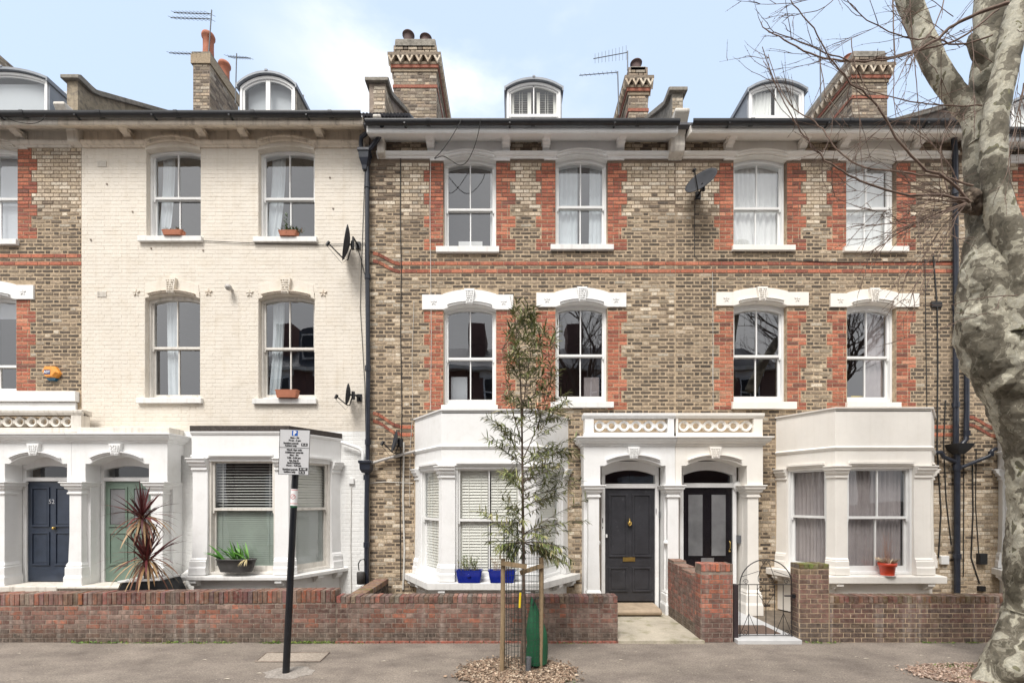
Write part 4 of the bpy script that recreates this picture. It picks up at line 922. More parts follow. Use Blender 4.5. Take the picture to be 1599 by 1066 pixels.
panel(dr, p1 - .02, p2 + .02, pz0 - .03, pz1 + .02, DY, .015, .025); panel(dr, p1 - .02, p2 + .02, dZ(930), dZ(890), DY); panel(dr, p3 - .02, p4 + .02, dZ(930), dZ(890), DY)
do3 = dr.build('front_door', M['blackgloss'], H3, bevel=.003)
for s_, e_ in ((p1, p2), (p3, p4)):
    g = MB(); g.quad((s_, DY - .017, pz0), (e_, DY - .017, pz0), (e_, DY - .017, pz1), (s_, DY - .017, pz1)); g.build('door_pane', M['doorglass'], do3)
lb = MB(); lb.box(dX(1095), dX(1115), DY - .012, DY, dZ(877), dZ(870.5)); lb.build('letter_plate', M['steel'], do3)
hd = MB(); hd.tube([(dX(1139), DY - .01, dZ(844)), (dX(1139), DY - .05, dZ(846)), (dX(1139), DY - .05, dZ(855)), (dX(1139), DY - .01, dZ(857))], .008, 8)
hd.M = Matrix.Translation((dX(1139), DY - .01, dZ(860))) @ Matrix.Rotation(R(90), 4, 'X'); hd.lathe(0, 0, [(.02, 0), (.018, .02), (.0, .03)], 12); hd.build('door_handle', M['brass'], do3)
bl = MB(); bl.M = Matrix.Translation((dX(1151), DY - .03, dZ(759))) @ Matrix.Rotation(R(90), 4, 'X'); bl.lathe(0, 0, [(.10, 0), (.10, .03), (.095, .04), (.06, .06), (.0, .066)], 24); bl.build('bulkhead_lamp', M['white_plastic'], po3)
bl = MB(); bl.box(dX(1149), dX(1155), DY - .10, DY - .02, dZ(847), dZ(835)); bl.build('intercom', M['grey_plastic'], po3)
cable(H3, [(1113.5, 545), (1113, 600)], .003, 'cable_white')
cable(H3, [(1086, 310), (1085, 350), (1085, 400), (1090, 405), (1200, 406), (1300, 409), (1400, 409), (1490, 408)], .007)
cable(H3, [(1445, 405), (1446, 500), (1448, 640)], .007); cable(H3, [(1458, 400), (1464, 480), (1465, 560), (1464, 700), (1470, 800), (1466, 870)], .013)
cable(H3, [(1477, 625), (1474, 690), (1478, 780), (1486, 850)], .010)
q = MB(); q.box(X(1453), X(1470), -.03, 0, Z(480), Z(472)); q.build('air_brick', M['black_plastic'], H3)
q = MB(); q.box(X(1466), X(1478), -.07, 0, Z(880), Z(867)); q.build('meter_box', M['white_plastic'], H3, bevel=.008)

# =====================  CREAM HOUSE (left of centre)  =====================
H1 = empty('painted_house', (X(355), 0, 0), 'cream painted terraced house with sage green door and white ground floor', 'house', 'terraced houses along the street')
x0, x1 = X(128), X(577)
b1 = [X(300, 1.0) - .57, X(300, 1.0), X(451, 1.0), X(533)]
hs = [hole(229, 314, 232, 371), hole(404, 492, 232, 371), hole(227, 313, 463, 622), hole(404, 492, 464, 624),
      (b1[0] + .2, b1[3] - .2, .1, bz(715)), (X(160), X(244), .5, Z(712, .45) + .05)]
zsplit = Z(673)
wl = MB(); wall(wl, x0, x1, zsplit, 9.5, hs[:4]); wl.build('wall', M['paint_brick'], H1)
wl = MB(); wall(wl, x0, x1, 0, zsplit - .002, hs[4:]); wl.build('wall', M['paint_white_brick'], H1)
PC = (.73, .655, .545)
pm = MB(); random.seed(21)
ex1 = [(X(182), X(320), Z(463), Z(435)), (X(400), X(495), Z(463), Z(435)), (x0, x1, Z(232) - .02, 9.6), (b1[0], b1[3], 0, Z(690)), (X(128), X(275), 0, Z(668))]
ex1[0] = (X(227), X(313), Z(463), Z(437)); ex1[1] = (X(404), X(492), Z(463), Z(437))
def pc1(x, z, t): return (.5, .5, .5), 0
bricks(pm, x0, x1, zsplit, 9.5, pc1, holes=hs[:4] + ex1, out=.0035); pm.anycol = False; pm.build('painted_brickwork', M['paint_brick'], H1)
pm = MB(); bricks(pm, x0, x1, .1, zsplit, pc1, holes=hs[4:] + ex1, out=.0035); pm.anycol = False; pm.build('painted_brickwork', M['paint_white_brick'], H1)
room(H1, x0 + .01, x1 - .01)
cs = ('c', .06, .24, 'curtain_blue', (3, .02, -.02, 1.3)); 
for a, b, t, bt, mt_, sl, cur in ((229, 314, 231, 371, 303, (219, 318, 370, 379), [('c', .12, .34, 'curtain_blue', (3, .02, -.12, 1.0)), ('c', .93, .99, 'curtain_blue', (2, .01))]),
                              (404, 492, 231, 371, 304, (398, 497, 371, 380), [('c', .12, .36, 'curtain_blue', (3, .02, -.14, 1.0))]),
                              (227, 313, 462, 622, 540, (217, 318, 621, 630), [('c', .22, .42, 'curtain_blue', (3, .02, .03, 1.1))]),
                              (404, 492, 462, 622, 541, (397, 496, 622, 631), [('c', .14, .34, 'curtain_blue', (3, .02, -.10, 1.0))])):
    top_window(H1, a, b, t, bt, mt_, sl, cur, mt='frame' if t < 300 else 'frame_old', rise=.08, botrail=.07)
def lintel1(parent, w0, w1, ytop, ybot, ycr):
    a, b = X(w0), X(w1); mb = MB(); zb = Z(ybot)
    mb.prism([(a, zb)] + arc(a, b, zb, Z(ycr) - zb, 12)[1:-1] + [(b, zb), (b - .03, Z(ytop) - .11)] + arc(a + .03, b - .03, Z(ytop) - .10, .10, 12)[::-1] + [(a + .03, Z(ytop) - .11)], -.012, .11)
    o = mb.build('lintel', M['paint_brick'], parent, bevel=.003); xc = (a + b) / 2
    h = MB(); band(h, a + .1, b - .1, zb + .04, (Z(ycr) - zb) * .8, .03, -.05, -.01); band(h, a + .08, b - .08, zb + .065, (Z(ycr) - zb) * .8, .014, -.07, -.01); h.build('hood_mould', M['oldpaint2'], o)
    keystone(o, xc, Z(ycr) + .0, Z(ytop) + .01, .13, .22, -.035, 'paint_brick')
    motif(o, a - .17, zb + .12, -.012, 'paint_brick', .075); motif(o, b + .17, zb + .12, -.012, 'oldpaint2', .075)
lintel1(H1, 227, 313, 437, 466, 459); lintel1(H1, 404, 492, 437, 467, 460)
fr_ = MB(); fr_.box(x0, x1, -.02, 0, Z(226), Z(203)); fr_.build('frieze', M['oldpaint2'], H1)
for w0, w1 in ((229, 314), (404, 492)):
    a, b = X(w0), X(w1); mb = MB(); mb.prism([(a - .0, Z(236))] + arc(a, b, Z(236), .07, 12)[1:-1] + [(b, Z(236)), (b, Z(222)), (a, Z(222))], -.03, .11); o = mb.build('frieze_panel', M['paint_brick'], H1)
    h = MB(); band(h, a + .05, b - .05, Z(230), .09, .05, -.08, -.02); band(h, a + .04, b - .04, Z(226), .09, .03, -.11, -.02); h.build('hood_mould', M['oldpaint2'], o)
cornice_string(H1, [(132, 229, 0, 1), (314, 404, 1, 1), (492, 572, 1, 0)], 224, 232, 'oldpaint2')
for xb in (206, 322, 386, 503): bracket(H1, X(xb), .15, Z(224), 9.38, .37, 'oldpaint2')
cb = MB(); cb.prismx([(-.42, Z(186)), (-.42, Z(190)), (-.34, Z(200)), (-.16, Z(214)), (-.14, Z(228)), (0, Z(232)), (.02, Z(186))][::-1], X(115), X(132)); cb.build('party_corbel', M['oldpaint'], H1, bevel=.02)
eaves(H1, 122, 577, ZG1, Z(203), 'oldpaint2', 4)
roof(H1, x0, x1, ZG1 + .02)
tl = MB()
for i in range(38):
    xx = X(455) + i * .065; tl.M = None; tl.tube([(xx, -.40, ZG1 + .045), (xx, 1.2, ZG1 + 1.0)], .034, 8)
tl.build('eaves_tiles', M['slate'], H1)
parapet(H1, X(105, .1), X(122, .1), 9.4, 10.50, 'render_grey', .62)
dormer(H1, X(373, -.9), X(463, -.9), .9, 10.0, Z(136, -.9), .26, 'pair', wm='frame', cheek='coping')
chimney(H1, X(302, -1.7), X(328, -1.7), 1.7, 1.15, Z(86, -1.7), 9.8, [(X(326, -1.8) - .04, 1.86, .125, .66), (X(349, -2.3) + .0 - .12, 2.55, .125, .62)], cornice=False, potm='claypot')
bo1, fr1 = bay(H1, [(b1[0], 0), (b1[1], -1.0), (b1[2], -1.0), (b1[3], 0)], .05, bz(666), bz(715), bz(897), bz(904), 'white', [(.2, .14, 0), (.27, .25, 0), (.14, .22, 0)], .2, bz(795),
               [(b1[0] - .15, 0), (b1[1] - .16, -1.12), (b1[2] + .1, -1.12), (b1[3] + .15, 0)], bz(666) - bz(676), mt='frame_old', roof='felt', glass='glass_clear')
for i, (Mf, Ln) in enumerate(fr1):
    hh = bz(715) - bz(897); mm_ = bz(795) - bz(897)
    slats(bo1, Mf, .05, Ln - .05, mm_ + .03, hh - .03, .20, 'blind' if i == 1 else 'shutter', .05, .032 if i == 1 else .05, 20 if i == 1 else 60)
    slats(bo1, Mf, .05, Ln - .05, .06, mm_ + .02, .17, 'frosted' if i == 1 else 'frosted2', .034, .042, 76)
# sage door porch half
po1 = porch(H1, 112, 262, 134, 233, 690, 752, 724, 711, .6, 'white', [(118, .125, 'white'), (245, .125, 'white')], None, False, True, .55)
q = MB(); q.box(X(122, .4), X(266, .4), -.42, -.02, Z(677, .4), Z(667, .4)); q.build('porch_blocking_course', M['oldpaint'], po1, bevel=.012)
def leftdoor(parent, a_, b_, m, glazed, ybot=907):
    x0_, x1_ = dX(a_), dX(b_); zt_ = dZ(751)
    door_frame_opening(parent, x0_, x1_, .58, zt_, dZ(745), dZ(732), .08, DY, 'white', 'white')
    dr = MB(); dr.box(x0_ + .003, x1_ - .003, DY, DY + .05, dZ(ybot), zt_ - .005); c = (x0_ + x1_) / 2
    for pa in ((x0_ + .07, c - .05, dZ(822), dZ(760)), (c + .05, x1_ - .07, dZ(822), dZ(760)), (x0_ + .07, c - .05, dZ(882), dZ(830)), (c + .05, x1_ - .07, dZ(882), dZ(830))): panel(dr, *pa, DY)
    o = dr.build('front_door', M[m], parent, bevel=.003)
    if glazed:
        for s_, e_ in ((x0_ + .115, c - .095), (c + .095, x1_ - .115)):
            g = MB(); g.quad((s_, DY - .012, dZ(818)), (e_, DY - .012, dZ(818)), (e_, DY - .012, dZ(764)), (s_, DY - .012, dZ(764))); g.build('door_pane', M['doorglass'], o)
    return o
sd1 = leftdoor(H1, 165, 243, 'sage', True)
st = MB(); st.box(X(100, .45), X(262, .45), -.55, -.05, .02, .60); st.box(X(100, .45) - .0, X(268, .45), -.60, -.05, .55, .60 - .003); st.build('entrance_step', M['oldpaint'], H1, bevel=.015)
cable(H1, [(318, 376), (400, 380), (500, 382), (571, 380)], .006)
cable(H1, [(571, 250), (566, 380), (563, 480), (570, 600), (572, 700)], .006)
cable(H1, [(549, 760), (548, 850), (549, 925)], .007, 'cable_white')
cable(H1, [(271, 690), (262, 694), (263, 700), (262, 750)], .01, 'cable_white')
for px_, py_ in ((160, 257), (160, 460)):
    q = MB(); q.box(X(px_ - 7), X(px_ + 7), -.012, 0, Z(py_ + 4), Z(py_ - 5)); 
    for i in range(7): q.box(X(px_ - 6 + i * 2), X(px_ - 5.2 + i * 2), -.018, 0, Z(py_ + 3.6), Z(py_ - 4.5))
    q.build('air_brick', M['oldpaint'], H1)
q = MB(); q.M = Matrix.Translation((X(363), -.005, Z(453))) @ Matrix.Rotation(R(90), 4, 'X'); q.lathe(0, 0, [(.03, 0), (.03, .06), (.055, .08), (.062, .12), (.05, .16), (0, .18)], 16); q.build('vent_cowl', M['greypipe'], H1)
q = MB(); q.box(X(546), X(554), -.05, 0, Z(755), Z(747)); q.build('junction_box', M['white_plastic'], H1)
for px_, py_ in ((208, 331), (168, 288), (143, 375), (516, 278), (521, 326), (237, 388), (318, 391)):
    q = MB(); q.box(X(px_) - .012, X(px_) + .012, -.02, 0, Z(py_) - .012, Z(py_) + .012); q.build('wall_plug', M['mortar_dark'], H1)

# =====================  BRICK HOUSE AT THE LEFT EDGE  =====================
H0 = empty('brick_house', (X(-100), 0, 0), 'brick terraced house with navy blue door, cut off by the left edge', 'house', 'terraced houses along the street')
x0, x1 = X(-330), X(128)
hs = [hole(-56, 28, 233, 378), hole(-56, 26, 464, 612), (X(40), X(126), .5, Z(712, .45) + .05)]
wl = MB(); wall(wl, x0, x1, 0, 9.5, hs); wl.build('wall', M['mortar'], H0)
q0 = [(X(28), 1, 7.35, Z(233)), (X(26), 1, 4.35, Z(469)), (X(-56), -1, 7.35, Z(233)), (X(-56), -1, 4.35, Z(469))]
bb = MB(); random.seed(31)
bricks(bb, X(-120), x1, 3.4, 9.4, stock, holes=hs + [(X(-90), X(55), Z(468), Z(441)), (x0, x1, Z(232), Z(224)), (X(-70), X(45), Z(232), 9.5), (X(112), x1, Z(232), 9.5), (x0, x1, 0, Z(612))], quoins=q0)
redband(bb, X(-120), x1, (93, 91)); bb.build('brickwork', M['brick'], H0)
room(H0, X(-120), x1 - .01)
top_window(H0, -56, 28, 232, 379, 304, (-64, 31, 372 + 3, 384), [('c', .02, .98, 'rollerblind', (2, .003))], rise=.06)
top_window(H0, -56, 26, 464, 612, 569, (-60, 30, 612, 618), [('roll', .82, 'rollerblind'), ('box', .80, .98, .03, .3, 'yellow')], rise=.08)
lintel(H0, -85, 55, -56, 26, 446, 439, 468, 462, 'white')
frieze(H0, -70, 45, -56, 28, 200, 222, 234, 227, 'oldpaint'); cornice_string(H0, [(-120, -60, 0, 0), (31, 115, 1, 0)], 224, 232, 'oldpaint')
fr_ = MB(); fr_.box(X(46), X(114), -.02, 0, Z(224), Z(203)); fr_.build('frieze', M['oldpaint'], H0)
bracket(H0, X(38), .15, Z(224), 9.38, .37, 'oldpaint')
eaves(H0, -330, 122, ZG1 - .0, Z(203), 'oldpaint', 4)
roof(H0, x0, x1, ZG1 + .02)
dormer(H0, X(-64, -.9), X(76, -.9), .9, 10.0, Z(126, -.9), .20, 'single', wm='frame')
chimney(H0, X(-60, -2.2), X(-28, -2.2), 2.2, 2.6, Z(62, -2.2), 9.8, [(X(-34, -2.2), 2.4, .1, .3)], block=.05, potm='claypot')
po0 = porch(H0, -14, 111.8, 8, 105, 690, 752, 724, 711, .6, 'white', [(-2, .125, 'white')], None, True, False, .55)
balustrade(po0, X(-60, .3), X(130, .3), Z(675, .3), Z(640, .3), -.3, -.12, 9, [(X(-64, .3), X(-56, .3)), (X(112, .3), X(128, .3))], 'oldpaint')
q = MB(); q.box(X(-100), X(125), -.10, 0, Z(628), Z(612)); q.box(X(-100), X(122), -.05, 0, Z(645), Z(629)); q.build('string_course', M['white'], H0, bevel=.008)
nd = leftdoor(H0, 44, 121, 'navy', False, 907)
st = MB(); st.box(X(-20, .45), X(99.5, .45), -.58, -.05, .02, .597); st.build('entrance_step', M['oldpaint'], H0, bevel=.015)
hb = MB(); hb.M = Matrix.Translation((dX(87), DY - .02, dZ(824))) @ Matrix.Rotation(R(90), 4, 'X'); hb.lathe(0, 0, [(.028, 0), (.022, .015), (.03, .03), (.018, .045), (0, .05)], 14); hb.build('door_knob', M['brass'], nd)
text_obj('52', .12, frame_m((dX(83), DY - .024, dZ(783))), M['steel'], nd, 'house_number')

# =====================  HOUSE BEHIND THE PLANE TREE (right edge)  =====================
H4 = empty('brick_house', (X(1640), 0, 0), 'yellow brick terraced house half hidden behind the plane tree trunk', 'house', 'terraced houses along the street')
x0, x1 = X(1497) + .001, X(1900)
hs = [hole(1612, 1700, 247, 387), hole(1612, 1700, 478, 630)]
wl = MB(); wall(wl, x0, x1, 0, 9.3, hs); wl.build('wall', M['mortar'], H4)
bb = MB(); random.seed(41)
bricks(bb, x0, X(1720), 0, 9.2, stock, holes=hs + [(x0, X(1720), Z(255), Z(245))], quoins=[(X(1612), -1, 7.125, qz1), (X(1612), -1, 3.95, qa1)])
redband(bb, X(1575), X(1720), (91, 89))
for z in (Z(668), Z(680)): swoop(bb, X(1512), X(1556), z - .05, .24)
bb.build('brickwork', M['brick'], H4); room(H4, x0 + .01, X(1750))
top_window(H4, 1612, 1700, 247, 387, 319, (1604, 1708, 386, 395), [('c', .03, .98, 'curtain', (8, .015))]); top_window(H4, 1612, 1700, 478, 630, 553, (1604, 1708, 630, 640), [])
lintel(H4, 1584, 1728, 1612, 1700, 459, 452, 480, 474, 'white')
cornice_string(H4, [(1560, 1740, 0, 0)], 247, 256, 'white'); eaves(H4, 1506, 1900, ZG2 - .16, Z(232), 'white', 4); roof(H4, x0, x1, ZG2 - .1)
parapet(H4, X(1503, .1), X(1520, .1), 9.2, 10.2, 'mortar_dark', .58)
dormer(H4, X(1578, -.9), X(1690, -.9), .9, 9.9, Z(163, -.9), .2, 'curtains')
b4 = [(X(1558), 0), (X(1600, 1), -1.0), (X(1740, 1), -1), (X(1760), 0)]
bay(H4, b4, .05, bz(640), bz(727), bz(897), bz(909), 'white', [(.2, .14, 0), (.24, .24, 1), (.14, .2, 0)], .2, bz(808), [(X(1548), 0), (X(1590, 1), -1.12), (X(1750, 1.1), -1.12), (X(1775), 0)], bz(640) - bz(700), roof='white')
cable(H4, [(1519, 720), (1520, 800), (1517, 870), (1530, 910)], .012)
cable(H4, [(1525, 700), (1524, 790), (1530, 880)], .008); cable(H4, [(1509, 640), (1506, 700), (1505, 900)], .008)
q = MB(); q.box(X(1524), X(1536), -.09, 0, Z(880), Z(863)); q.build('meter_box', M['black_plastic'], H4, bevel=.01)
q = MB(); q.box(X(1525), X(1535), -.07, 0, Z(922), Z(914)); q.build('meter_box', M['black_plastic'], H4, bevel=.01)
for i in range(0): pass

# ---- rainwater pipes: fixed to their house ----
def pipe(parent, pts, r, m='pipe', collars=(), name='drainpipe'):
    t = MB(); t.tube([P(a, b, d) for a, b, d in pts], r, 12)
    for a, b, d in collars: t.tube([P(a, b - 4, d), P(a, b + 4, d)], r * 1.3, 12)
    return t.build(name, M[m], parent)
pd = .10
dp = pipe(H1, [(574, 262, pd), (574, 400, pd), (575.5, 560, pd), (574.5, 725, pd)], .045, collars=[(574, 290, pd), (574.5, 432, pd), (575, 575, pd), (575, 690, pd)])
hp = MB(); hp.stack(X(571, pd), -pd - .03, [(.04, Z(268, pd)), (.05, Z(262, pd)), (.09, Z(252, pd)), (.10, Z(243, pd)), (.115, Z(242.5, pd)), (.115, Z(238, pd))]); hp.build('hopper_head', M['pipe'], dp, bevel=.006)
hp = MB(); hp.stack(X(573, pd), -pd - .02, [(.07, Z(738, pd)), (.10, Z(733, pd)), (.105, Z(724, pd)), (.125, Z(723, pd)), (.125, Z(719, pd))]); hp.build('hopper_head', M['pipe'], dp, bevel=.006)
pipe(H1, [(574, 738, pd), (573, 800, pd), (573, 925, pd)], .048, collars=[(573, 745, pd), (573, 850, pd), (573, 922, pd)])
pipe(H1, [(577, 190, .42), (576, 205, .25), (565, 214, .2), (564, 222, .15), (565, 240, .13)], .042)
pipe(H2, [(597, 195, .42), (596, 208, .25), (590, 218, .2), (577, 234, .13), (576, 240, .13)], .042)
pipe(H2, [(578, 724, .1), (600, 717, .08), (649, 704, .08)], .028, 'greypipe')
pipe(H1, [(533, 690, .1), (545, 694, .1), (562, 700, .1), (567, 706, .1), (567, 722, .1)], .032, 'white')
dp = pipe(H3, [(1490, 215, .2), (1492, 240, pd), (1493, 450, pd), (1493, 697, pd)], .048, collars=[(1492, 300, pd), (1493, 480, pd), (1493, 632, pd)])
hp = MB(); hp.stack(X(1496, pd), -pd - .02, [(.06, Z(709, pd)), (.12, Z(702, pd)), (.16, Z(695, pd)), (.17, Z(693, pd))]); hp.build('hopper_head', M['gutter'], dp, bevel=.006)
pipe(H3, [(1495, 708, pd), (1495, 800, pd), (1495, 925, pd)], .052, collars=[(1495, 730, pd), (1495, 868, pd)])
pipe(H3, [(1456, 706, .1), (1470, 706, .1), (1474, 713, .1), (1492, 721, .1)], .038)
pipe(H4, [(1510, 560, pd), (1510, 640, pd), (1509, 686, pd), (1502, 694, pd)], .045, collars=[(1510, 676, pd)])
pipe(H4, [(1498, 731, pd), (1545, 712, pd), (1550, 703, pd), (1556, 700, pd)], .035, collars=[(1548, 708, pd)])
# =====================  GARDEN WALLS, GATE  =====================
def gwall(label, x0, x1, yf, th, z, colf, coph=.105, shear=0, group='low brick front garden walls', name='garden_wall', sides=(1, 1), mort='mortar_dark', tone=(1, 1, 1), cat='wall', red=False):
    b = MB(); b.box(x0, x1, yf, yf + th, -.02, z - coph * .98)
    br = MB(); random.seed(int(abs(x0) * 77) + 1)
    bricks(br, x0, x1, 0, z - coph + .02, colf, y=yf, out=.005)
    if sides[0]: br.M = frame_m((x0, yf + th, 0), R(-90)); bricks(br, 0, th, 0, z - coph + .02, colf, out=.005)
    if sides[1]: br.M = frame_m((x1, yf, 0), R(90)); bricks(br, 0, th, 0, z - coph + .02, colf, out=.005)
    br.M = None; cp = MB(); x = x0
    while x < x1 - .01:
        q = min(x + .075, x1); c, _ = colf(x, z, 0); j = random.uniform(-.004, .004)
        cp.box(x + .004, q - .004, yf - .010 + j, yf + th + .01, z - coph + .006, z + j, tuple(a * random.uniform(.8, 1.15) * t for a, t in zip(c, tone))); x = q
    cp.box(x0 + .002, x1 - .002, yf + .002, yf + th - .002, z - coph, z - .012, (.16, .13, .10))
    if shear:
        for m_ in (b, br, cp):
            for v in m_.v: v.z += (x1 - v.x) * shear * max(0, min(1, v.z / z))
    r = b.build(name, M[mort], None, label=label, cat=cat, group=group)
    br.build('brickwork', M['redbrick'], r); cp.build('coping', M['redbrick'], r, bevel=.005)
    if red:
        p = MB(); x = x0
        while x < x1: p.box(x + .004, min(x + .22, x1), yf - .045, yf, -.01, .028, (.30, .09, .06)); x += .228
        p.build('plinth', M['redbrick'], r)
    return r
GY = -2.03
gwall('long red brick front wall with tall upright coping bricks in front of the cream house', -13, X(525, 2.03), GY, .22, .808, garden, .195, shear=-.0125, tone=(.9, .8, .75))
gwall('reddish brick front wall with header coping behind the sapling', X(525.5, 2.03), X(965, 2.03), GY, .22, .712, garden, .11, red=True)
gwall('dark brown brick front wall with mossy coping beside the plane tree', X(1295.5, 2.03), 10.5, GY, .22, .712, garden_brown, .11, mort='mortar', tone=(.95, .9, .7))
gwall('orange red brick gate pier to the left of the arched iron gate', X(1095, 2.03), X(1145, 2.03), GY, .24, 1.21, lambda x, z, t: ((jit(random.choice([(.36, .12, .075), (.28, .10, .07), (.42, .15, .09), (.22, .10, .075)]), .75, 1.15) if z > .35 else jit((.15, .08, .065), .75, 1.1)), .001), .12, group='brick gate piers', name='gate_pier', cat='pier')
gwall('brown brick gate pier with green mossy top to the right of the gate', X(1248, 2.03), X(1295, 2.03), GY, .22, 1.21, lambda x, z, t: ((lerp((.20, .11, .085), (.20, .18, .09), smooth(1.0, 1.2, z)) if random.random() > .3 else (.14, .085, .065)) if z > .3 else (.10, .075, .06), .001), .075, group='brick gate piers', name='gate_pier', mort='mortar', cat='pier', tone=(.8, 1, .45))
# side wall between path and gate, its top broken in steps
sx0, sx1 = X(1095, 2.03) + .01, X(1095, 2.03) + .23
b = MB(); br = MB(); random.seed(5)
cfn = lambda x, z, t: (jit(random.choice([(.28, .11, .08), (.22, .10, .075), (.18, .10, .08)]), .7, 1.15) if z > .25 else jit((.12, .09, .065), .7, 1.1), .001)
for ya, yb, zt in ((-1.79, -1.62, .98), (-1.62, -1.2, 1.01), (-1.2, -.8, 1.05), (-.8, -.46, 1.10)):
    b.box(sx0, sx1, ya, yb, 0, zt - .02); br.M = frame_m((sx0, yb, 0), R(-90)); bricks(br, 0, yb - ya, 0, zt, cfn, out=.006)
    br.M = None; br.box(sx0 - .004, sx1, ya + .01, yb - .01, zt - .018, zt, (.25, .14, .10))
    if ya < -1.7: continue
sw = b.build('garden_wall', M['mortar_dark'], None, label='red brick side wall with a broken stepped top between the two garden paths', cat='wall', group='side walls between the gardens'); br.build('brickwork', M['redbrick'], sw)
b = MB(); b.box(-2.63, -2.41, -1.80, -.12, 0, .60); sw = b.build('garden_wall', M['redbrick'], None, label='low mossy side wall running back to the black drainpipe', cat='wall', group='side walls between the gardens')
br = MB(); y = -1.79
while y < -.15: br.box(-2.64, -2.40, y, y + .066, .58, .675, random.choice([(.20, .10, .07), (.16, .085, .06), (.17, .13, .045), (.22, .13, .07)])); y += .075
br.build('coping', M['redbrick'], sw, bevel=.004)
b = MB(); b.box(X(1145.5, 1.98), X(1153, 1.98), -2.0, -1.90, .0, Z(912, 1.98)); b.build('gate_post', M['darkwood'], None, bevel=.005, label='dark wooden post that carries the iron gate', cat='post')
# gate
gx0, gx1 = X(1156, 1.95), X(1237, 1.95); gz0, gzm, gzt = Z(991, 1.95), Z(912, 1.95), Z(873, 1.95); gy = -1.95; gc = (gx0 + gx1) / 2; ghw = (gx1 - gx0) / 2
g = empty('iron_gate', (gc, gy, 0), 'black wrought iron garden gate with an arched scrolled top', 'gate')
def arch(t): a = math.pi * (1 - t); return (gc + ghw * math.cos(a), gy, gzm + (gzt - gzm) * math.sin(a))
t = MB(); t.tube([(gx0, gy, gz0 - .02)] + [arch(i / 20) for i in range(21)] + [(gx1, gy, gz0 - .02)], .0085, 6)
for z in (gz0, gzm): t.tube([(gx0 - .03, gy, z), (gx1, gy, z)], .007, 6)
t.build('gate_frame', M['iron'], g)
for i in range(1, 6):
    t = MB(); x = gx0 + (gx1 - gx0) * i / 6; t.tube([(x, gy, gz0), (x, gy, gzm)], .006, 6); t.build('gate_bar', M['iron'], g)
def spiral(cx, cz, r0, turns, a0, sgn=1, n=22):
    return [(cx + r0 * (1 - .75 * i / n) * math.cos(a0 + sgn * turns * 2 * math.pi * i / n), gy - .008, cz + r0 * (1 - .75 * i / n) * math.sin(a0 + sgn * turns * 2 * math.pi * i / n)) for i in range(n + 1)]
for s_ in (-1, 1):
    for pts in ([(gc, gy - .008, gzt - .01), (gc + s_ * .06, gy - .008, gzt - .09), (gc + s_ * .125, gy - .008, gzm + .12)] + spiral(gc + s_ * .075, gzm + .075, .05, 1.2, math.pi * (.0 if s_ > 0 else 1), -s_),
                [(gc + s_ * .0, gy - .008, gzm - .33), (gc + s_ * .14, gy - .008, gzm - .12)] + spiral(gc + s_ * .085, gzm - .085, .05, 1.2, 0 if s_ > 0 else math.pi, s_),
                spiral(gx0 + .09 if s_ < 0 else gx1 - .09, gzm + .045, .045, 1.3, math.pi if s_ < 0 else 0, s_), spiral(gx0 + .08 if s_ < 0 else gx1 - .08, gz0 + .05, .05, 1.3, math.pi if s_ < 0 else 0, -s_),
                [(gc + s_ * .27, gy - .008, gzm - .45), (gc + s_ * .40, gy - .008, gz0 + .02)], [(gc + s_ * .27, gy - .008, gzm - .45), (gc + s_ * .14, gy - .008, gz0 + .02)],
                [(gc + s_ * .02, gy - .008, gzt - .03)] + spiral(gc + s_ * .04, gzt - .045, .025, 1.2, math.pi / 2, -s_, 14),
                [(gx0 + .01 if s_ < 0 else gx1 - .01, gy - .008, gzm + .12), (gc + s_ * .12, gy - .008, gzm + .21)]):
        t = MB(); t.tube(pts, .0045, 5); t.build('scroll', M['iron'], g)
t = MB(); t.box(gx1 - .12, gx1 + .05, gy - .02, gy + .0, gzm - .185, gzm - .165); t.box(gx1 - .0, gx1 + .04, gy - .03, gy + .01, gzm - .21, gzm - .15); t.build('latch', M['iron'], g)
b = MB(); b.box(X(1147, 2.0), X(1246, 2.0), -2.12, -1.9, -.02, .062); b.build('threshold', M['tiles'], None, bevel=.01, label='pale stone threshold slab below the iron gate', cat='doorstep')
b = MB(); b.prismz([(X(1158, 1.85), -1.75), (X(1225, 1.85), -1.75), (X(1195, 1.3), -1.25), (X(1158, 1.3) - .05, -1.25)], .052, .062); b.build('door_mat', M['mat'], None, label='brown mat lying on the pale paving behind the iron gate', cat='mat')
# gravel heap / plant behind the gate
# =====================  SIGN POST  =====================
pb, ptp = P(447, 1049, 3.3), P(464, 690, 3.3)
sp = empty('parking_sign', pb, 'black leaning post with a grey resident permit parking plate', 'sign')
t = MB(); t.tube([pb - Vector((0, 0, .02)), pb.lerp(ptp, .5), ptp], [.044, .041, .040], 20); t.build('post', M['post'], sp)
def onpost(pyx): 
    k = (1049 - pyx) / (1049 - 690); return pb.lerp(ptp, k)
sa = math.atan2(ptp.x - pb.x, ptp.z - pb.z)
Ms = Matrix.Translation(P(460, 705.5, 3.37)) @ Matrix.Rotation(sa * .75, 4, 'Y')
pl = MB(Ms); W2, Hh = .192, .286
pl.box(-W2, W2, 0, .004, -Hh, Hh); plate = pl.build('sign_plate', M['sign'], sp, bevel=.002)
t = MB(Ms); e = .005
for bx in ((-W2, W2, Hh - e, Hh), (-W2, W2, -Hh, -Hh + e), (-W2, -W2 + e, -Hh + e, Hh - e), (W2 - e, W2, -Hh + e, Hh - e), (-W2 + e, W2 - e, .052, .057)): t.box(bx[0], bx[1], -.002, .001, bx[2], bx[3])
t.build('sign_border', M['signtext'], plate)
t = MB(Ms); t.box(-.036, .036, -.002, .001, .205, .272); t.build('symbol_panel', M['signblue'], plate)
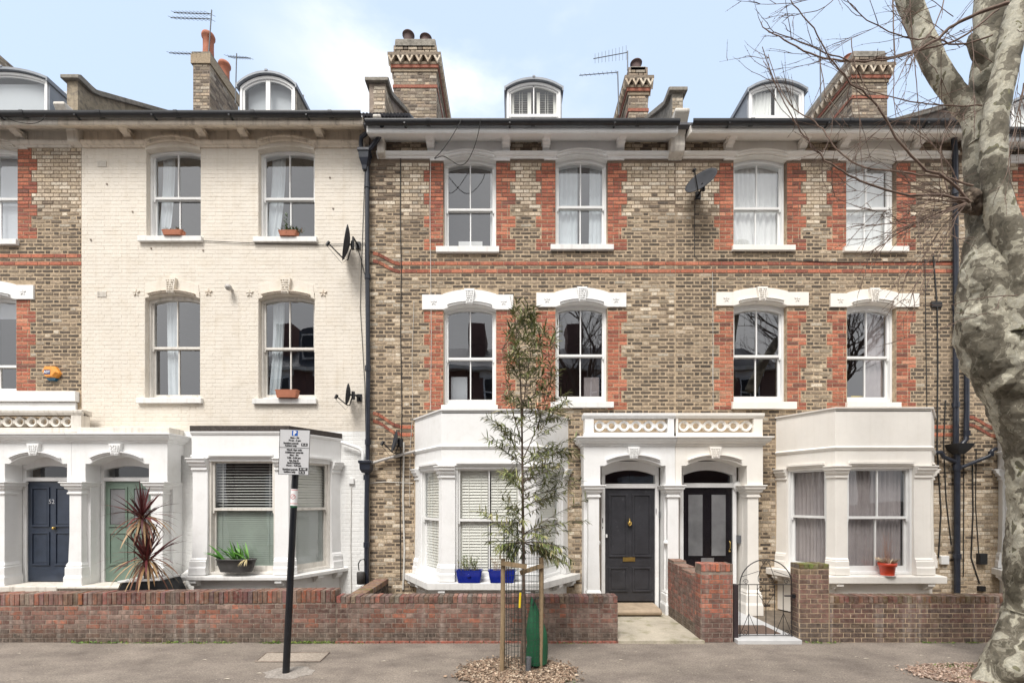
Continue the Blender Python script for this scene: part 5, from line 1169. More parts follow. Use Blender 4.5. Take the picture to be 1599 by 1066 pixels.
T = lambda s_, x, z, sz, m='signtext', bold=.0012, al='CENTER': text_obj(s_, sz, Ms @ Matrix.Translation((x, -.0035, z)), M[m], plate, bold=bold, align=al)
T('P', 0, .2365, .072, 'signwhite', .004)
for s_, x, z in (('Mon - Fri', 0, .180), ('10 am - 2 pm', 0, .147), ('Resident permit', -.045, .111), ('holders only', -.045, .081),
                 ('Match days only', 0, .030), ('Additional controls', 0, -.004), ('Mon - Fri', 0, -.038), ('5.00 - 8.30 pm', 0, -.072), ('Sat, Sun &', 0, -.106), ('Bank Holidays', 0, -.136), ('Noon - 4.30 pm', 0, -.168),
                 ('Resident permit', -.045, -.218), ('holders only', -.05, -.249)): T(s_, x, z, .029)
t = MB(Ms)
for a, c, z in ((.085, .165, .097), (.065, .175, -.212), (.065, .142, -.254)): t.box(a, c, -.002, .001, z - .018, z + .018)
t.build('zone_panel', M['signtext'], plate)
for s_, x, z in (('B - G', .125, .097), ('B - MD', .12, -.212), ('B - G', .1035, -.254)): T(s_, x, z, .024, 'signwhite', .0008)
for cz in (.18, -.18):
    t = MB(Ms); t.box(-.06, .06, .006, .09, cz - .012, cz + .012); t.build('clip', M['steel'], plate)
p1, p2 = onpost(789), onpost(763); t = MB(); t.tube([p1, p2], .0425, 20); stk = t.build('sticker', M['signwhite'], sp)
p3 = onpost(775); t = MB(Matrix.Translation(p3) @ Matrix.Rotation(sa, 4, 'Y'))
for k in range(24):
    a0, a1 = 2 * math.pi * k / 24, 2 * math.pi * (k + 1) / 24; r0, r1 = .026, .031
    def cyl(r, a): x = r * math.cos(a); return (x, -math.sqrt(.0445 ** 2 - x * x), r * math.sin(a))
    t.add([cyl(r0, a0), cyl(r1, a0), cyl(r1, a1), cyl(r0, a1)], [(0, 1, 2, 3)])
for k in range(6):
    u0, u1 = -1 + k / 3, -1 + (k + 1) / 3
    f_ = lambda u, o: (.020 * u, -math.sqrt(.0445 ** 2 - (.02 * u) ** 2), .020 * u + o)
    t.add([f_(u0, -.003), f_(u1, -.003), f_(u1, .003), f_(u0, .003)], [(0, 1, 2, 3)])
t.build('prohibition_mark', M['signred'], stk)
p4, p5 = onpost(792), onpost(789); t = MB(); t.tube([p4, p5], .043, 20); t.build('green_strip', M['greenbag'], stk)
for zz in (765, 786):
    q_ = onpost(zz); t = MB(); t.tube([q_, q_ + (ptp - pb).normalized() * .006], .0432, 20); t.build('sticker_edge', M['signred'], stk)

# =====================  SAPLING WITH ITS GUARD  =====================
def leaf(mb, p, d, L_, w_, col, droop=.35, n=3):
    """a narrow blade from p along d, bending down"""
    d = Vector(d).normalized(); side = d.cross(Vector((random.uniform(-.4, .4), random.uniform(-.4, .4), 1)))
    if side.length < .01: side = Vector((1, 0, 0))
    side.normalize(); vs = []; q = Vector(p); dd = d.copy()
    for i in range(n + 1):
        t_ = i / n; ww = w_ * (math.sin(math.pi * (.12 + .84 * t_)) if i < n else .05)
        vs += [q + side * ww / 2, q - side * ww / 2]; dd = (dd + Vector((0, 0, -droop / n))).normalized(); q = q + dd * (L_ / n)
    mb.add(vs, [(2 * i, 2 * i + 1, 2 * i + 3, 2 * i + 2) for i in range(n)], col)
random.seed(12); SD = 3.05
base = P(820, 1040, SD); base.z = 0.03
sap = empty('sapling', base, 'young evergreen street tree with narrow leaves growing in a wire guard', 'tree')
tr = [(820, 1043), (819, 985), (818, 900), (817, 800), (816, 700), (815, 640), (812, 570), (806, 510), (797, 462)]
tp = [P(a, b, SD) for a, b in tr]; tp[0].z = 0
t = MB(); t.tube(tp, [.026, .024, .021, .018, .014, .011, .008, .005, .002], 10); t.tube([P(a, b, SD - .02) for a, b in ((815, 1043), (815, 1015), (817, 985))], [.018, .02, .015], 8); t.build('trunk', M['stem'], sap)
leaders = [(.0, tp)]
l2 = [P(a, b, SD + dd) for a, b, dd in ((815, 655, 0), (822, 600, .04), (830, 545, .08), (831, 492, .1))]
l3 = [P(a, b, SD + dd) for a, b, dd in ((815, 690, 0), (800, 640, -.05), (790, 590, -.1), (785, 545, -.12))]
l4 = [P(a, b, SD + dd) for a, b, dd in ((816, 720, 0), (838, 670, .05), (858, 610, .1), (868, 545, .1))]
t = MB()
for l_ in (l2, l3, l4): t.tube(l_, [.008, .006, .004, .002], 6)
lv = MB(); nl = 0
def polyat(pts, k):
    k *= len(pts) - 1; i = min(int(k), len(pts) - 2); return pts[i].lerp(pts[i + 1], k - i)
GR = [(.15, .18, .05), (.10, .13, .038), (.20, .22, .075), (.30, .30, .12), (.07, .09, .03), (.30, .26, .13), (.24, .26, .10)]
def twig(p, d, L_, mbt, dens=1.0):
    d = Vector(d).normalized(); q = p.copy(); pts = [q.copy()]
    for i in range(5):
        d = (d + Vector((random.uniform(-.15, .15), random.uniform(-.15, .15), random.uniform(-.16, .06)))).normalized(); q = q + d * L_ / 5; pts.append(q.copy())
    mbt.tube(pts, [.004, .0035, .003, .0025, .002, .001], 4, cap=False)
    n = int(L_ * 62 * dens)
    for j in range(n):
        k = .12 + .88 * ((j + 1) / (n + .5)) ** .7; pp = polyat(pts, min(.999, k)); dd = (pts[min(5, int(k * 5) + 1)] - pts[int(min(k, .99) * 5)]).normalized()
        s_ = Vector((random.uniform(-1, 1), random.uniform(-1, 1), random.uniform(-.5, .25))).normalized()
        leaf(lv, pp, dd * .9 + s_ * .8, random.uniform(.085, .16), random.uniform(.014, .021), random.choice(GR), droop=random.uniform(.2, .9))
def crownw(py):     # half width in px of the crown on the left and right, by height
    for a, b, l_, r_ in ((455, 500, 12, 20), (500, 560, 30, 38), (560, 620, 46, 62), (620, 680, 66, 92), (680, 740, 76, 100), (740, 800, 78, 104), (800, 875, 62, 84)):
        if a <= py < b: return l_, r_
    return 30, 30
for i in range(190):
    py = 868 - 398 * ((i + random.random()) / 190) ** 1.25
    if nz(py * .035, 2.7) < -.15 and random.random() < .25: continue; p = None
    src = tp
    r_ = random.random()
    if py < 640 and r_ < .32: src = l2
    elif py < 660 and r_ < .50: src = l3
    elif py < 700 and r_ < .82: src = l4
    lw, rw = crownw(py); a = random.uniform(0, 2 * math.pi); ca_ = math.copysign(abs(math.cos(a)) ** .6, math.cos(a)); fr_ = random.uniform(.40, 1.12)
    tx = P(820 + (rw if ca_ > 0 else lw) * ca_ * fr_, py, SD + math.sin(a) * random.uniform(.15, .55)); dz_ = abs(ca_) * fr_ * .42
    best = min((polyat(src, k / 60) for k in range(61)), key=lambda v: abs(v.z - (max(1.62, tx.z - dz_))))
    dv = tx - best; L_ = min(1.0, max(.16, dv.length * random.uniform(.85, 1.02)))
    twig(best, dv + Vector((0, 0, .10 if py < 800 else -.02)), L_, t)
t.build('branches', M['stem'], sap, kind='stuff'); lv.build('foliage', M['leaf'], sap)
# guard, stakes, bag
gp = P(818, 1040, 3.07); gp.z = 0
gd = empty('tree_guard', gp, 'dark wire mesh cylinder round the foot of the young tree', 'tree guard')
t = MB(); rg = .265; z0, z1 = .04, Z(825, 3.07)
NV = 34
for k in range(NV):
    a = 2 * math.pi * k / NV; t.tube([(gp.x + rg * math.cos(a), gp.y + rg * math.sin(a), z0), (gp.x + rg * math.cos(a), gp.y + rg * math.sin(a), z1)], .0022, 4, cap=False)
zz = z0
while zz <= z1 + .01:
    t.tube([(gp.x + rg * math.cos(2 * math.pi * k / 28), gp.y + rg * math.sin(2 * math.pi * k / 28), zz) for k in range(29)], .0020, 4, cap=False); zz += .075
t.build('wire_mesh', M['wire'], gd)
t = MB(); t.tube([P(812, 948, 3.36), P(813, 925, 3.36)], .014, 8); t.build('yellow_tag', M['yellow'], gd)
for px_, pt_, pb_, dd, lab in ((786, 872, 1044, 3.28, 'softwood stake on the left of the young tree'), (846, 870, 1046, 3.20, 'softwood stake on the right of the young tree beside the green bag')):
    a, b_ = P(px_ - 2, pb_, dd), P(px_, pt_, dd); a.z = -.02; t = MB(); t.tube([a, a.lerp(b_, .5) + Vector((.006, 0, 0)), b_], [.031, .030, .029], 10); t.build('tree_stake', M['stake'], None, label=lab, cat='stake', group='stakes holding the young tree')
for a, b_, dd, lab in (((786, 879), (820, 883), 3.33, 'short upper rail from the left stake to the trunk'), ((816, 893), (846, 882), 3.25, 'short sloping rail from the right stake to the trunk')):
    t = MB(); A_, B_ = P(*a, dd), P(*b_, dd - .05); t.M = None; ang = math.atan2(B_.z - A_.z, B_.x - A_.x); L_ = (B_ - A_).length
    t.M = Matrix.Translation(A_) @ Matrix.Rotation(-ang, 4, 'Y'); t.box(-.03, L_ + .02, -.012, .012, -.028, .028); t.build('tie_rail', M['stake'], None, label=lab, cat='rail', group='rails tying the young tree')
# watering bag
bag = MB(); vs = []; rows = 12
for j in range(rows + 1):
    k = j / rows; z = .06 + .83 * k; c = Vector((X(838, 3.15), -3.15)); hw = (.105 * smooth(1.05, .45, k) + .03); c.x += -.035 * smooth(.3, 1, k); hd = hw * .62
    for i in range(20):
        a = 2 * math.pi * i / 20; f_ = 1 + .10 * math.sin(3 * a + 4 * k) + .05 * math.sin(7 * a + 9 * k); vs.append((c.x + hw * f_ * math.cos(a), c.y + hd * f_ * math.sin(a), z - (.05 * math.cos(a) if j == rows else 0)))
bag.add(vs, [(j * 20 + i, j * 20 + (i + 1) % 20, (j + 1) * 20 + (i + 1) % 20, (j + 1) * 20 + i) for j in range(rows) for i in range(20)], None, True)
bag.add(vs[-20:], [tuple(range(20))], None, True)
bg_ = bag.build('watering_bag', M['greenbag'], None, label='green watering bag hung inside the wire guard', cat='bag')
t = MB(); t.tube([P(832, 945, 3.2), P(835, 935, 3.2), P(842, 932, 3.2), P(846, 940, 3.2)], .008, 6); t.build('strap', M['black_plastic'], bg_)
t = MB(); A_, B_ = P(825, 1058, 3.30), P(827, 1034, 3.26); A_.z = 0.0; t.tube([A_, A_ + Vector((.01, .0, .20))], .036, 14); t.build('irrigation_pipe', M['grey_plastic'], None, label='short black plastic pipe standing in the bark chips', cat='pipe')
# mulch beds
def chips(label, cx, cy, rx, ry, n, cols, sz=(.015, .045), name='bark_chips', seed=1, base=None):
    random.seed(seed); b = MB(); K = 36; pts = []
    for k in range(K):
        a = 2 * math.pi * k / K; rr = .96 + .16 * nz(math.cos(a) * 3, math.sin(a) * 3, seed + 2); pts.append((cx + rx * rr * math.cos(a), cy + ry * rr * math.sin(a)))
    b.prismz(pts, -.01, .012); ob = b.build(name + '_bed', M[base or 'mulchbase'], None, kind='structure')
    c = MB()
    for i in range(n):
        a = random.uniform(0, 2 * math.pi); r = math.sqrt(random.random()) * 1.0 * (1 if random.random() > .12 else random.uniform(1.0, 1.22)) * (1 + .12 * nz(math.cos(a) * 3, math.sin(a) * 3, seed + 2)); x, y = cx + rx * r * math.cos(a), cy + ry * r * math.sin(a); s_ = random.uniform(*sz); an = random.uniform(0, 6.3); tl_ = random.uniform(-.5, .5); z = .012 + random.uniform(0, .014)
        u = Vector((math.cos(an), math.sin(an), tl_)) * s_; v = Vector((-math.sin(an), math.cos(an), random.uniform(-.4, .4))) * s_ * random.uniform(.3, .6); p = Vector((x, y, z))
        w3 = Vector((0, 0, .006)); c.add([p - u - v, p + u - v, p + u + v, p - u + v, p - u - v + w3, p + u - v + w3, p + u + v + w3, p - u + v + w3], [(4, 5, 6, 7), (0, 1, 5, 4), (1, 2, 6, 5), (2, 3, 7, 6), (3, 0, 4, 7)], jit(random.choice(cols), .6, 1.2))
    c.build(name, M['mulch'], None, label=label, cat='bark chips', kind='stuff')
BC = [(.30, .21, .145), (.40, .30, .215), (.18, .12, .08), (.50, .40, .30), (.11, .075, .05), (.33, .225, .16)]
chips('reddish bark chips spread round the foot of the young tree', X(808, 3.2), -3.33, .74, .56, 5200, BC, (.006, .024), seed=2)
chips('pink gravel and litter at the foot of the plane tree', X(1535, 3.3), -3.38, .95, .38, 4200, [(.48, .36, .28), (.56, .44, .36), (.32, .22, .17), (.40, .27, .2)], (.006, .016), 'tree_pit_gravel', seed=4)
# weeds
def weeds(label, spots, seed, h=.05, n=60):
    random.seed(seed); m_ = MB()
    for cx, cy, rx, ry, k in spots:
        for i in range(int(n * k)):
            x, y = cx + random.gauss(0, rx), cy + random.uniform(-ry, ry); L_ = h * random.uniform(.4, 1.2)
            leaf(m_, (x, y, .004), (random.uniform(-1, 1), random.uniform(-1, .5), random.uniform(.3, 1.4)), L_, L_ * random.uniform(.25, .5), random.choice([(.10, .19, .03), (.14, .24, .04), (.20, .26, .05), (.08, .13, .03), (.26, .28, .07)]), .9, 2)
    return m_.build('weeds', M['weed'], None, label=label, cat='weeds', kind='stuff')
wy = GY - .03
weeds('low green weeds along the foot of the long left wall', [(X(a, 2.05), wy, .10, .02, k) for a, k in ((130, 1), (150, .8), (175, 1), (205, .5), (235, .7), (270, 1), (310, 1), (350, 1.1), (420, 1), (430, 1), (460, 1.6), (480, 2), (497, 1.8), (520, .8), (545, .5), (560, .5))], 3, .045)
weeds('small weeds along the foot of the middle and right walls', [(X(a, 2.05), wy, .07, .02, k) for a, k in ((620, .3), (760, .3), (885, .8), (915, 1), (1005, .2), (1275, .6), (1300, .5), (1450, .9), (1520, 1), (1480, .4), (1090, .6))], 5, .04)
weeds('bright grass tufts in the gravel beside the plane tree', [(X(1480, 3.1), -3.12, .12, .05, 2), (X(1515, 3.1), -3.15, .08, .05, 1.4), (X(1540, 3.3), -3.45, .14, .09, 4), (X(1500, 3.4), -3.52, .1, .05, 1.2), (X(1570, 3.4), -3.52, .12, .06, 2)], 6, .05, 110)
weeds('tiny green shoots coming up through the bark chips', [(X(745, 3.2), -3.2, .05, .04, .4), (X(830, 3.5), -3.62, .07, .05, .5), (X(888, 3.5), -3.6, .05, .03, .3), (X(815, 3), -3.1, .06, .05, .4)], 8, .04)
# fallen litter
random.seed(14); lt = MB()
for px_, py_ in ((994, 1018), (970, 1030), (1135, 1040), (905, 1012), (1060, 1048), (1175, 1062), (1330, 1012), (1353, 1028), (1338, 1025), (1440, 1023), (1483, 1027), (1490, 1008), (52, 1040), (398, 1061), (405, 1051), (355, 1060), (30, 1020), (600, 1032), (752, 1030), (503, 1059), (650, 1048), (1241, 1047), (250, 1015), (1390, 1040), (320, 1030), (1585 - 100, 1064)):
    D = F * CAMZ / (py_ - HY); x = (px_ - HX) * D / F; y = D - CAMD; s_ = random.uniform(.018, .045); a = random.uniform(0, 3)
    lt.add([(x - s_, y, .006), (x, y - s_ * .4, .012), (x + s_, y, .006), (x, y + s_ * .4, .009)], [(0, 1, 2, 3)])
for i in range(420):
    x, y = random.uniform(-7, 7), random.uniform(-3.7, -2.1); s_ = random.uniform(.004, .012)
    lt.add([(x - s_, y, .005), (x, y - s_ * .6, .008), (x + s_, y, .005), (x, y + s_ * .6, .006)], [(0, 1, 2, 3)])
lt.build('leaf_litter', M['deadleaf'], None, label='pale scraps and fallen leaves scattered on the pavement', cat='litter', kind='stuff')
# inspection cover
D1, D2 = F * CAMZ / (1033 - HY), F * CAMZ / (1019 - HY); y1, y2 = D1 - CAMD, D2 - CAMD
ic = MB(); cxl, cxr = (399 - HX) * D1 / F, (500 - HX) * D1 / F; cyl_ = (417 - HX) * D2 / F; cyr = (515 - HX) * D2 / F
ic.prismz([(cxl, y1), (cxr, y1), (cyr, y2), (cyl_, y2)], -.01, .005); co = ic.build('inspection_cover', M['stone_cover'] if 'stone_cover' in M else M['pavement'], None, label='rectangular inspection cover let into the pavement beside the sign post', cat='manhole cover')
fr_ = MB(); q = [Vector((cxl, y1, .008)), Vector((cxr, y1, .008)), Vector((cyr, y2, .008)), Vector((cyl_, y2, .008))]; fr_.tube(q + [q[0]], .011, 4); fr_.build('cover_frame', M['stone_cover'] if 0 else M['mortar_dark'], co)
# kerb stone by the plane tree, lower right corner
b = MB(); b.M = Matrix.Translation((X(1600, 3.6), -3.62, 0)) @ Matrix.Rotation(R(22), 4, 'Z'); b.box(-.12, .9, -.16, .16, -.02, .10); b.build('edging_stone', M['kerb'], None, bevel=.02, label='granite edging stone in the corner below the plane tree', cat='stone')

# =====================  PLANTS AND POTS  =====================
random.seed(20); CD = 1.6
cb_ = P(232, 930, CD); cb_.z = .02
cor = empty('cordyline', cb_, 'red leaved cordyline palm with two rosettes behind the left wall', 'plant')
t = MB(); t.tube([cb_, P(230, 900, CD), P(228, 860, CD), P(224, 815, CD)], [.05, .045, .035, .03], 10); t.build('trunk', M['stem'], cor)
for cx_, cz_, s_ in ((223, 806, .56), (229, 872, .66)):
    m_ = MB(); c0 = P(cx_, cz_, CD)
    for i in range(85):
        k = i / 85; a = i * 2.399; el = R(88 - 125 * k + random.uniform(-8, 8)); d_ = Vector((math.cos(a) * math.cos(el), math.sin(a) * math.cos(el), math.sin(el)))
        col = random.choice([(.085, .014, .016), (.12, .022, .022), (.055, .012, .014)]) if k < .62 else random.choice([(.30, .17, .08), (.22, .10, .055), (.38, .25, .13), (.14, .05, .03)])
        leaf(m_, c0 + Vector((0, 0, random.uniform(-.1, .04))), d_, s_ * random.uniform(.75, 1.1), .034, col, .15 + 1.5 * k, 6)
    m_.build('rosette', M['redleaf'], cor)
bx = MB(); bx.M = Matrix.Translation(P(232, 935, 1.45)) ; z1_ = Z(903, 1.45) - P(232, 935, 1.45).z
bx.prism([(-.52, -.2), (.48, -.2), (.52, .0), (.36, z1_), (-.30, z1_ - .04)], -.2, .25); bo_ = bx.build('storage_box', M['black_plastic'], None, label='black plastic box with a pale rim standing behind the cordyline', cat='box')
rm = MB(); rm.M = bx.M; rm.prism([(-.33, z1_ - .035), (.37, z1_ + .005), (.37, z1_ + .045), (-.33, z1_ - .0)], -.23, .27); rm.build('rim', M['white_plastic'], bo_, bevel=.01)
def trough(label, px0, px1, pt_, pb_, d, m, taper=.8, oval=False, group=None, depth=.16, cat='planter'):
    x0_, x1_, zt_, zb_2 = X(px0, d), X(px1, d), Z(pt_, d), Z(pb_, d); c = (x0_ + x1_) / 2; h = (x1_ - x0_) / 2; b = MB(); K = 28; vs = []
    def ring(s_, z, dd):
        for k in range(K):
            a = 2 * math.pi * k / K; e_ = 2 / (2.2 if oval else 9); ca, sa_ = math.cos(a), math.sin(a)
            vs.append((c + h * s_ * math.copysign(abs(ca) ** e_, ca), -d + depth / 2 * s_ ** .5 * math.copysign(abs(sa_) ** e_, sa_), z))
    rs = [(taper, zb_2), (taper * .97 + .03, zb_2 + .01), ((taper + 1) / 2 + .01, (zt_ + zb_2) / 2), (.97, zt_ - .02), (1.02, zt_ - .018), (1.02, zt_), (.94, zt_), (.92, zt_ - .03)]
    for s_, z in rs: ring(s_, z, depth)
    b.add(vs, [(j * K + i, j * K + (i + 1) % K, (j + 1) * K + (i + 1) % K, (j + 1) * K + i) for j in range(len(rs) - 1) for i in range(K)], None, oval)
    b.add(vs[:K], [tuple(range(K - 1, -1, -1))]); 
    o = b.build('planter', M[m], None, label=label, cat=cat, group=group)
    s2 = MB(); s2.add(vs[-K:], [tuple(range(K))]); s2.build('compost', M['soil'], o)
    return o, c, -d, zt_, h
tr1, cx_, cy_, zt_, hh_ = trough('dark oval trough of green iris leaves on the left bay sill', 338, 401, 872, 892, 1.06, 'trough', .78, True, depth=.2)
m_ = MB(); random.seed(9)
for c0, n in ((-.2, 12), (.0, 14), (.12, 14), (.2, 8)):
    for i in range(n): leaf(m_, (cx_ + c0 + random.uniform(-.05, .05), cy_ + random.uniform(-.05, .05), zt_ - .03), (random.uniform(-.95, .05) - (c0 < -.1) * .45, random.uniform(-.4, .3), 1), random.uniform(.22, .40), .030, random.choice([(.05, .16, .02), (.08, .24, .03), (.12, .30, .04), (.03, .10, .015)]), .5, 4)
for i in range(8): leaf(m_, (cx_ + .22, cy_ - .06, zt_), (random.uniform(-.6, .5), -.6, .2), .2, .012, (.42, .34, .17), 1.6, 4)
m_.build('iris_leaves', M['weed'], tr1)
for lab, a, b_, dry in (('blue glazed planter of small green shoots on the middle bay sill', 713, 754, False), ('blue glazed planter of dry twiggy stems behind the wire guard', 763, 806, True)):
    o, cx_, cy_, zt_, hh_ = trough(lab, a, b_, 889, 908, 1.03, 'blueglaze', .84, False, 'blue glazed planters', .2)
    rg_ = MB(); rg_.M = Matrix.Translation((cx_, cy_ - .105, zt_ - .09)) @ Matrix.Rotation(R(90), 4, 'X'); rg_.lathe(0, 0, [(.018, 0), (.03, .004), (.03, .01), (.018, .01)], 16); rg_.build('boss', M['blueglaze'], o)
    m_ = MB(); tw = MB(); random.seed(a)
    for i in range(34):
        x, y = cx_ + random.uniform(-.18, .18), cy_ + random.uniform(-.06, .06); h_ = random.uniform(.1, .26); tip = Vector((x + random.uniform(-.07, .07), y + random.uniform(-.05, .05), zt_ + h_)); b0 = Vector((x, y, zt_ - .03))
        tw.tube([b0, b0.lerp(tip, .5) + Vector((random.uniform(-.02, .02), 0, 0)), tip], .0022, 4, (.35, .26, .18) if dry else (.16, .14, .06), cap=False)
        for j in range(3 if dry else 9): k = random.uniform(.3, 1); leaf(m_, b0.lerp(tip, k), (random.uniform(-1, 1), random.uniform(-1, 1), .6), random.uniform(.02, .045), .014, random.choice([(.40, .32, .22), (.30, .2, .13)]) if dry else random.choice([(.09, .17, .05), (.15, .22, .07), (.20, .26, .12), (.28, .26, .10)]), .3, 2)
    tw.build('stems', M['leaf'], o); m_.build('leaves', M['weed'], o)
# red pot with dead grass
rp, pxz, pyz = None, X(1386, 1.05), -1.05; zb_2 = Z(898, 1.05)
b = MB(); b.lathe(pxz, pyz, [(.10, zb_2), (.118, zb_2 + .16), (.135, zb_2 + .165), (.142, zb_2 + .225), (.13, zb_2 + .225), (.12, zb_2 + .19)], 28); rp = b.build('plant_pot', M['redpot'], None, label='bright red pot of dead grass on the right bay sill', cat='plant pot')
b = MB(); b.lathe(pxz, pyz, [(.12, zb_2 - .008), (.13, zb_2 + .008)], 24); b.build('saucer', M['white_plastic'], rp)
random.seed(33); b = MB()
for i in range(150): a = random.uniform(0, 6.3); leaf(b, (pxz + .09 * math.cos(a), pyz + .09 * math.sin(a), zb_2 + .20), (math.cos(a) * .6, math.sin(a) * .6, 1), random.uniform(.09, .16), .012, random.choice([(.55, .42, .28), (.45, .33, .21), (.62, .50, .36)]), .4, 2)
for i in range(26):
    a = random.uniform(0, 6.3); tip = Vector((pxz + random.uniform(-.12, .12), pyz + random.uniform(-.1, .1), zb_2 + random.uniform(.4, .78))); b0 = Vector((pxz + .03 * math.cos(a), pyz + .03 * math.sin(a), zb_2 + .2)); md = b0.lerp(tip, .5) + Vector((random.uniform(-.03, .03), 0, 0))
    b.tube([b0, md, tip], [.003, .002, .001], 4, (.34, .20, .15), cap=False)
b.build('dead_grass', M['weed'], rp)
for lab, a, b_, pt_, pb_, d, pl_ in (('terracotta window trough behind the top left window sill of the cream house', 256, 288, 361, 369, .04, 1), ('terracotta trough with trailing plant at the top right window of the cream house', 437, 466, 362, 370, .04, 2), ('empty terracotta trough on the first floor right window sill', 432, 467, 609, 621, .08, 0)):
    o, cx_, cy_, zt_, hh_ = trough(lab, a, b_, pt_, pb_, d, 'terracotta', .86, False, 'terracotta window troughs', .14)
    if pl_:
        m_ = MB(); random.seed(a)
        for i in range(60 if pl_ == 1 else 100): leaf(m_, (cx_ + random.uniform(-.16, .16 if pl_ == 1 else .3), cy_, zt_ - .02), (random.uniform(-1, 1), random.uniform(-.6, .3), random.uniform(.2, 1.6)), random.uniform(.05, .13 if pl_ == 1 else .16), .02, random.choice([(.06, .09, .03), (.09, .13, .04), (.18, .10, .05), (.04, .06, .02)]), .6, 2)
        if pl_ == 2:
            for i in range(30): leaf(m_, (cx_ - .05 + random.uniform(-.03, .03), cy_, zt_ + i * .012), (random.uniform(-1, 1), random.uniform(-.6, .3), .8), .06, .02, (.10, .16, .05), .3, 2)
        m_.build('foliage', M['weed'], o)

# =====================  DISHES, AERIALS, ALARM, CABLES  =====================
def dish(label, px_, py_, d, r, axis, wallpt, arml=.55, seed=0):
    c = P(px_, py_, d); ax = Vector(axis).normalized(); q = ax.to_track_quat('Z', 'Y').to_matrix().to_4x4(); M0 = Matrix.Translation(c) @ q
    o = empty('satellite_dish', P(*wallpt, 0), label, 'satellite dish', 'satellite dishes on the facades')
    b = MB(M0); prof = []; n = 8
    for i in range(n + 1): rr = r * i / n; prof.append((max(rr, .001), .16 * r * (rr / r) ** 2 * 1.6))
    b.lathe(0, 0, prof + [(r * 1.0, .16 * r * 1.6 - .006)] + [(a, z - .008) for a, z in prof[::-1]], 36); b.build('reflector', M['dish'], o)
    dn = (M0.inverted().to_3x3() @ Vector((0, 0, -1))); dn.z = 0; dn.normalize()
    f = Vector((0, 0, r * 1.15)) + dn * r * .35; e = dn * r * .98 + Vector((0, 0, .2 * r))
    b = MB(M0); b.tube([dn * r * .3 + Vector((0, 0, -.04)), dn * r * 1.0 + Vector((0, 0, -.02)), e, f], .012, 6); b.tube([f - Vector((0, 0, .01)) - dn * .03, f + dn * .05 + Vector((0, 0, .02))], .028, 8); b.tube([f, f + dn * .07, e + dn * .10, dn * r], .004, 5); b.build('feed_arm', M['black_plastic'], o)
    bk_ = M0 @ Vector((0, 0, -.06)); wp = P(*wallpt, 0); wp.y = -.02; b = MB(); b.tube([M0 @ Vector((0, 0, .01)), bk_, Vector((wp.x, bk_.y, wp.z)), wp], .02, 8); b.tube([bk_ + Vector((0, 0, .07)), bk_ - Vector((0, 0, .08))], .035, 8); b.box(wp.x - .05, wp.x + .05, -.03, 0, wp.z - .07, wp.z + .07); b.build('wall_bracket', M['black_plastic'], o)
dish('large dark satellite dish seen edge on beside the top of the long black drainpipe', 546, 381, .32, .315, (-.93, -.33, .16), (560, 384))
dish('small satellite dish seen edge on above the parking sign, on the cream wall', 547, 616, .25, .205, (-.96, -.22, .12), (562, 621))
dish('mid sized satellite dish on the brick strip between the black pipe and the white bay', 620, 690, .24, .215, (-.90, -.36, .2), (626, 690))
dish('tilted dark satellite dish high on the brown brick between the two right hand houses', 1097, 287, .33, .30, (-.60, -.62, .50), (1090, 306))
cable(None, [(558, 386, .1), (563, 400, .05), (571, 432, .05)], .008).name = 'dish_cable'
tag(bpy.data.objects['dish_cable'], 'short slack cable from the large dish to the drainpipe', 'cable')
def aerial(label, mast, boom, d, n, vert=False, extra=None, group='television aerials on the chimneys'):
    o = empty('tv_aerial', P(*mast[0], d), label, 'aerial', group)
    b = MB(); b.tube([P(a, b_, d) for a, b_ in mast], .014, 6); b.build('mast', M['grey_plastic'], o)
    for A_, B_, dd in boom:
        b = MB(); p, q = P(*A_, d), P(*B_, d); b.tube([p, q], .009, 5)
        for i in range(n):
            c = p.lerp(q, (i + .5) / n); L_ = .17 - .06 * (i / n if dd > 0 else 1 - i / n)
            v = Vector((0, 0, L_)) if vert else Vector((.04, L_ * .9, L_ * .55)); b.tube([c - v, c + v], .0042, 4, cap=False)
        b.build('boom', M['grey_plastic'], o)
aerial('double boomed aerial above the tall clay pot of the left chimney', [(325, 100), (328, 60), (331, 16)], [((272, 20), (331, 22), -1), ((267, 28), (331, 30), -1)], -1.75, 10)
aerial('long thin aerial sticking out left of the narrow chimney', [(322, 96), (320, 84)], [((265, 83), (322, 85), -1)], -1.75, 9)
aerial('small aerial on a thin mast between left chimney and dormer', [(368, 162), (370, 84)], [((357, 89), (392, 91), 1)], -1.9, 8)
aerial('aerial of upright rods on the mast beside the middle chimney pot', [(980.5, 110), (980.5, 80)], [((927, 92), (981, 82), -1)], -1.5, 10, True)
aerial('lower aerial on a tall thin mast left of the middle chimney', [(967, 180), (965, 112)], [((905, 118), (966, 113), -1)], -1.5, 9)
aerial('aerial above the right hand dormer, seen through the bare twigs', [(1282, 160), (1281, 74)], [((1235, 60), (1281, 76), -1)], -1.5, 10)
